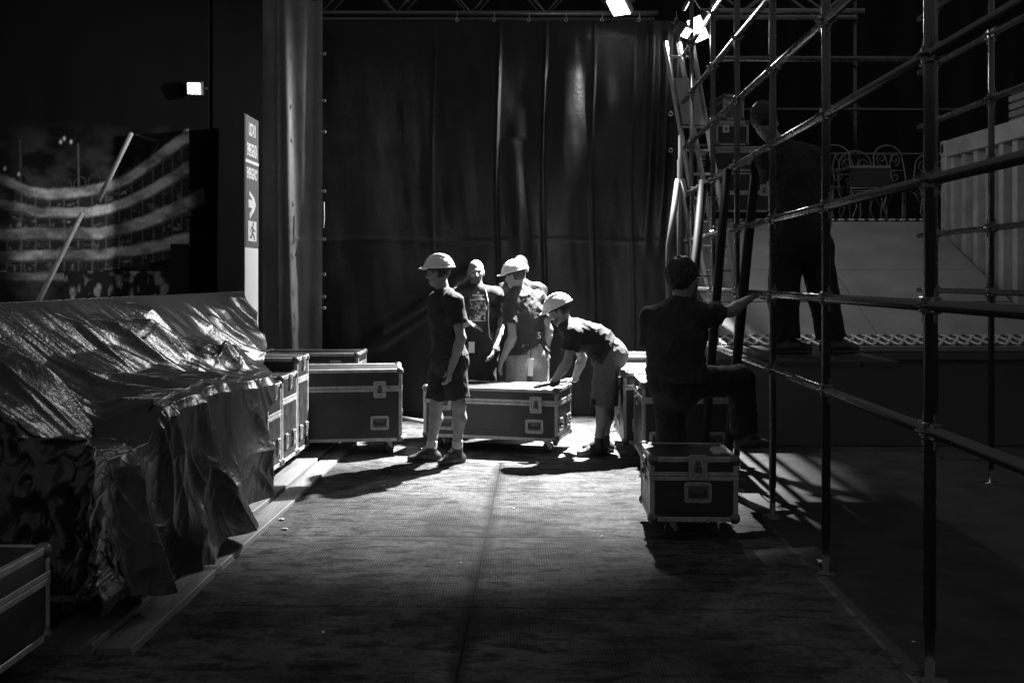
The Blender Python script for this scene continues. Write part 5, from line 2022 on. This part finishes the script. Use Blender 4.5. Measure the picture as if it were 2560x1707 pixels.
# 5 -- bending man with both hands on the long case
r = (0.78, 9.02, 0.0)
q = local(r, 9.02)
J = dict(pelvis=q(1523, 876), chest=q(1452, 838), neck=q(1414, 812), waist=q(1492, 848), head=q(1398, 778), tf=(-.40, .05, -.92), pf=(-1, 0, 0), hf=(-.90, .16, -.40), hu=(-.35, 0, .95),
         shL=q(1433, 836, -.17), elL=q(1419, 905, -.20), wrL=q(1382, 957, -.12), hL=((-.97, -.1, -.13), (-.1, 0, -1), -1, (.1, .25)),
         shR=q(1430, 832, .17), elR=q(1456, 895, .30), wrR=q(1436, 949, .35), hR=((-.97, .05, -.08), (0, 0, -1), 1, (.08, .2)),
         hipL=q(1518, 898, -.09), kneeL=q(1506, 1018, -.08), ankL=q(1497, 1113, -.08), toeL=(-.96, -.28, 0),
         hipR=q(1516, 898, .10), kneeR=q(1514, 1018, .14), ankR=q(1512, 1105, .14), toeR=(-.98, .2, 0), sg=.016, shirt_wide=1.06, build=1.02)
t = person("bending man in white hard hat and grey shorts leaning both hands on the long case", r, J, seed=21, socks=HAIR, shirt_amp=.018, hem=-.02)
legs_cloth(J, t, "shorts", GREYC, .014, .96, .088, seed=22, waist=.06)
hat(J, t)
hair(J, t, .004, HAIR, -.055, .002, .03, .002)
beard(J, t)
wl = A(J['wrL'])
put("glove", sdf_mesh("glove", [dict(pr) for pr in hand_prims(wl, (-.97, -.1, -.13), (-.1, 0, -1), -1, (.1, .25), k=.012)] + [cap(wl + A(.03, 0, .015), wl, .036, .034, .01)], .006, RUBBER, lambda Q, F: F - .004), t)
MB().path([Vector(q(1464, 836, -.2))] * 1 + [Vector(q(1462, 846, -.2))], .002, 4).build("seam", SHIRT, t)
pk = q(1484, 1005, -.185)
MB().bbox(pk[0] - .02, pk[0] + .02, pk[1] - .004, pk[1] + .004, pk[2] - .028, pk[2] + .028, .003).build("pocket_patch", SHIRT, t)

# 6 -- man in shadow at the right, reaching for a scaffold tube
r = (1.14, 6.95, 0.0)
q = local(r, 6.95)
J = dict(pelvis=q(1690, 945), chest=q(1690, 835), neck=q(1700, 768), waist=q(1688, 890), head=q(1708, 695), tf=(.78, .62, 0), pf=(.85, .5, 0), hf=(.86, .50, .02),
         shL=q(1628, 800, .12), elL=q(1630, 905, .10), wrL=q(1700, 915, .34), hL=((.9, .4, .1), (0, 0, -1), -1, (.5, .6)),
         shR=q(1752, 790, -.10), elR=q(1826, 778, .05), wrR=q(1872, 748, .22), hR=((.75, .2, .35), (.5, .3, -.8), 1, (.6, .9)),
         hipL=q(1672, 955, .06), kneeL=q(1678, 1085, .08), ankL=q(1676, 1222, .10), toeL=(.8, .6, 0),
         hipR=q(1712, 955, -.04), kneeR=q(1852, 950, .12), ankR=q(1862, 1090, .16), toeR=(.9, .4, 0), floorR=q(1862, 1090, .16)[2] - .10, build=1.16, shirt_wide=1.1, sg=.026, laces=0)
t = person("man in shadow at the right reaching for the scaffold with one knee raised", r, J, shirt_m=SHIRT, seed=31, shirt_amp=.02, socks=HAIR)
legs_cloth(J, t, "trousers", JEANS, .016, 1.93, .082, .075, seed=32)
hair(J, t, .028, HAIR, -.075, .010, .06, .018, 42)
f_, l_, u_, R_ = head_axes((.94, .30, -.05))
c_ = A(J['head'])
cp = [ell(c_ + u_ * .022 - f_ * .005, (.118, .096, .088), R_, .01, cut=(c_ + u_ * .012, -u_)), ell(c_ + f_ * .125 + u_ * .02, (.075, .072, .008), R_, .015)]
put("cap", sdf_mesh("cap", cp, .006, BLACKP), t)

# 7 -- worker standing up on the scaffold boards, only a silhouette
zb7 = 1.06
r = (2.02, 7.15, zb7)
q = local(r, 7.15)
J = dict(pelvis=q(2000, 585), chest=q(1985, 440), neck=q(1958, 368), waist=q(1994, 520), head=q(1912, 302, -.05), tf=(-.5, .86, 0), pf=(-.3, .95, 0), hf=(.75, .62, -.12), hu=(-.12, 0, 1),
         shL=q(1920, 398, -.05), elL=q(1938, 480, -.05), wrL=q(1962, 545, .12), hL=((.3, .6, -.5), (0, 0, -1), -1, (.6, .9)),
         shR=q(2032, 395, .06), elR=q(2062, 480, .06), wrR=q(2070, 560, .10), hR=((.1, .3, -.9), (-1, 0, 0), 1, (.5, .7)),
         hipL=q(1966, 620, -.02), kneeL=q(1960, 745, 0), ankL=q(1962, 850, 0), toeL=(.95, .2, 0), hipR=q(2040, 620, .02), kneeR=q(2060, 745, .02), ankR=q(2078, 850, .02), toeR=(.97, .1, 0), build=1.06, laces=0, sg=.02)
t = person("worker in dark clothes standing up on the scaffold boards, seen in silhouette", r, J, seed=41, socks=False)
legs_cloth(J, t, "trousers", JEANS, .02, 1.95, .085, .085, seed=42)
hair(J, t, .016, HAIR, -.10, .004, .12, .008)
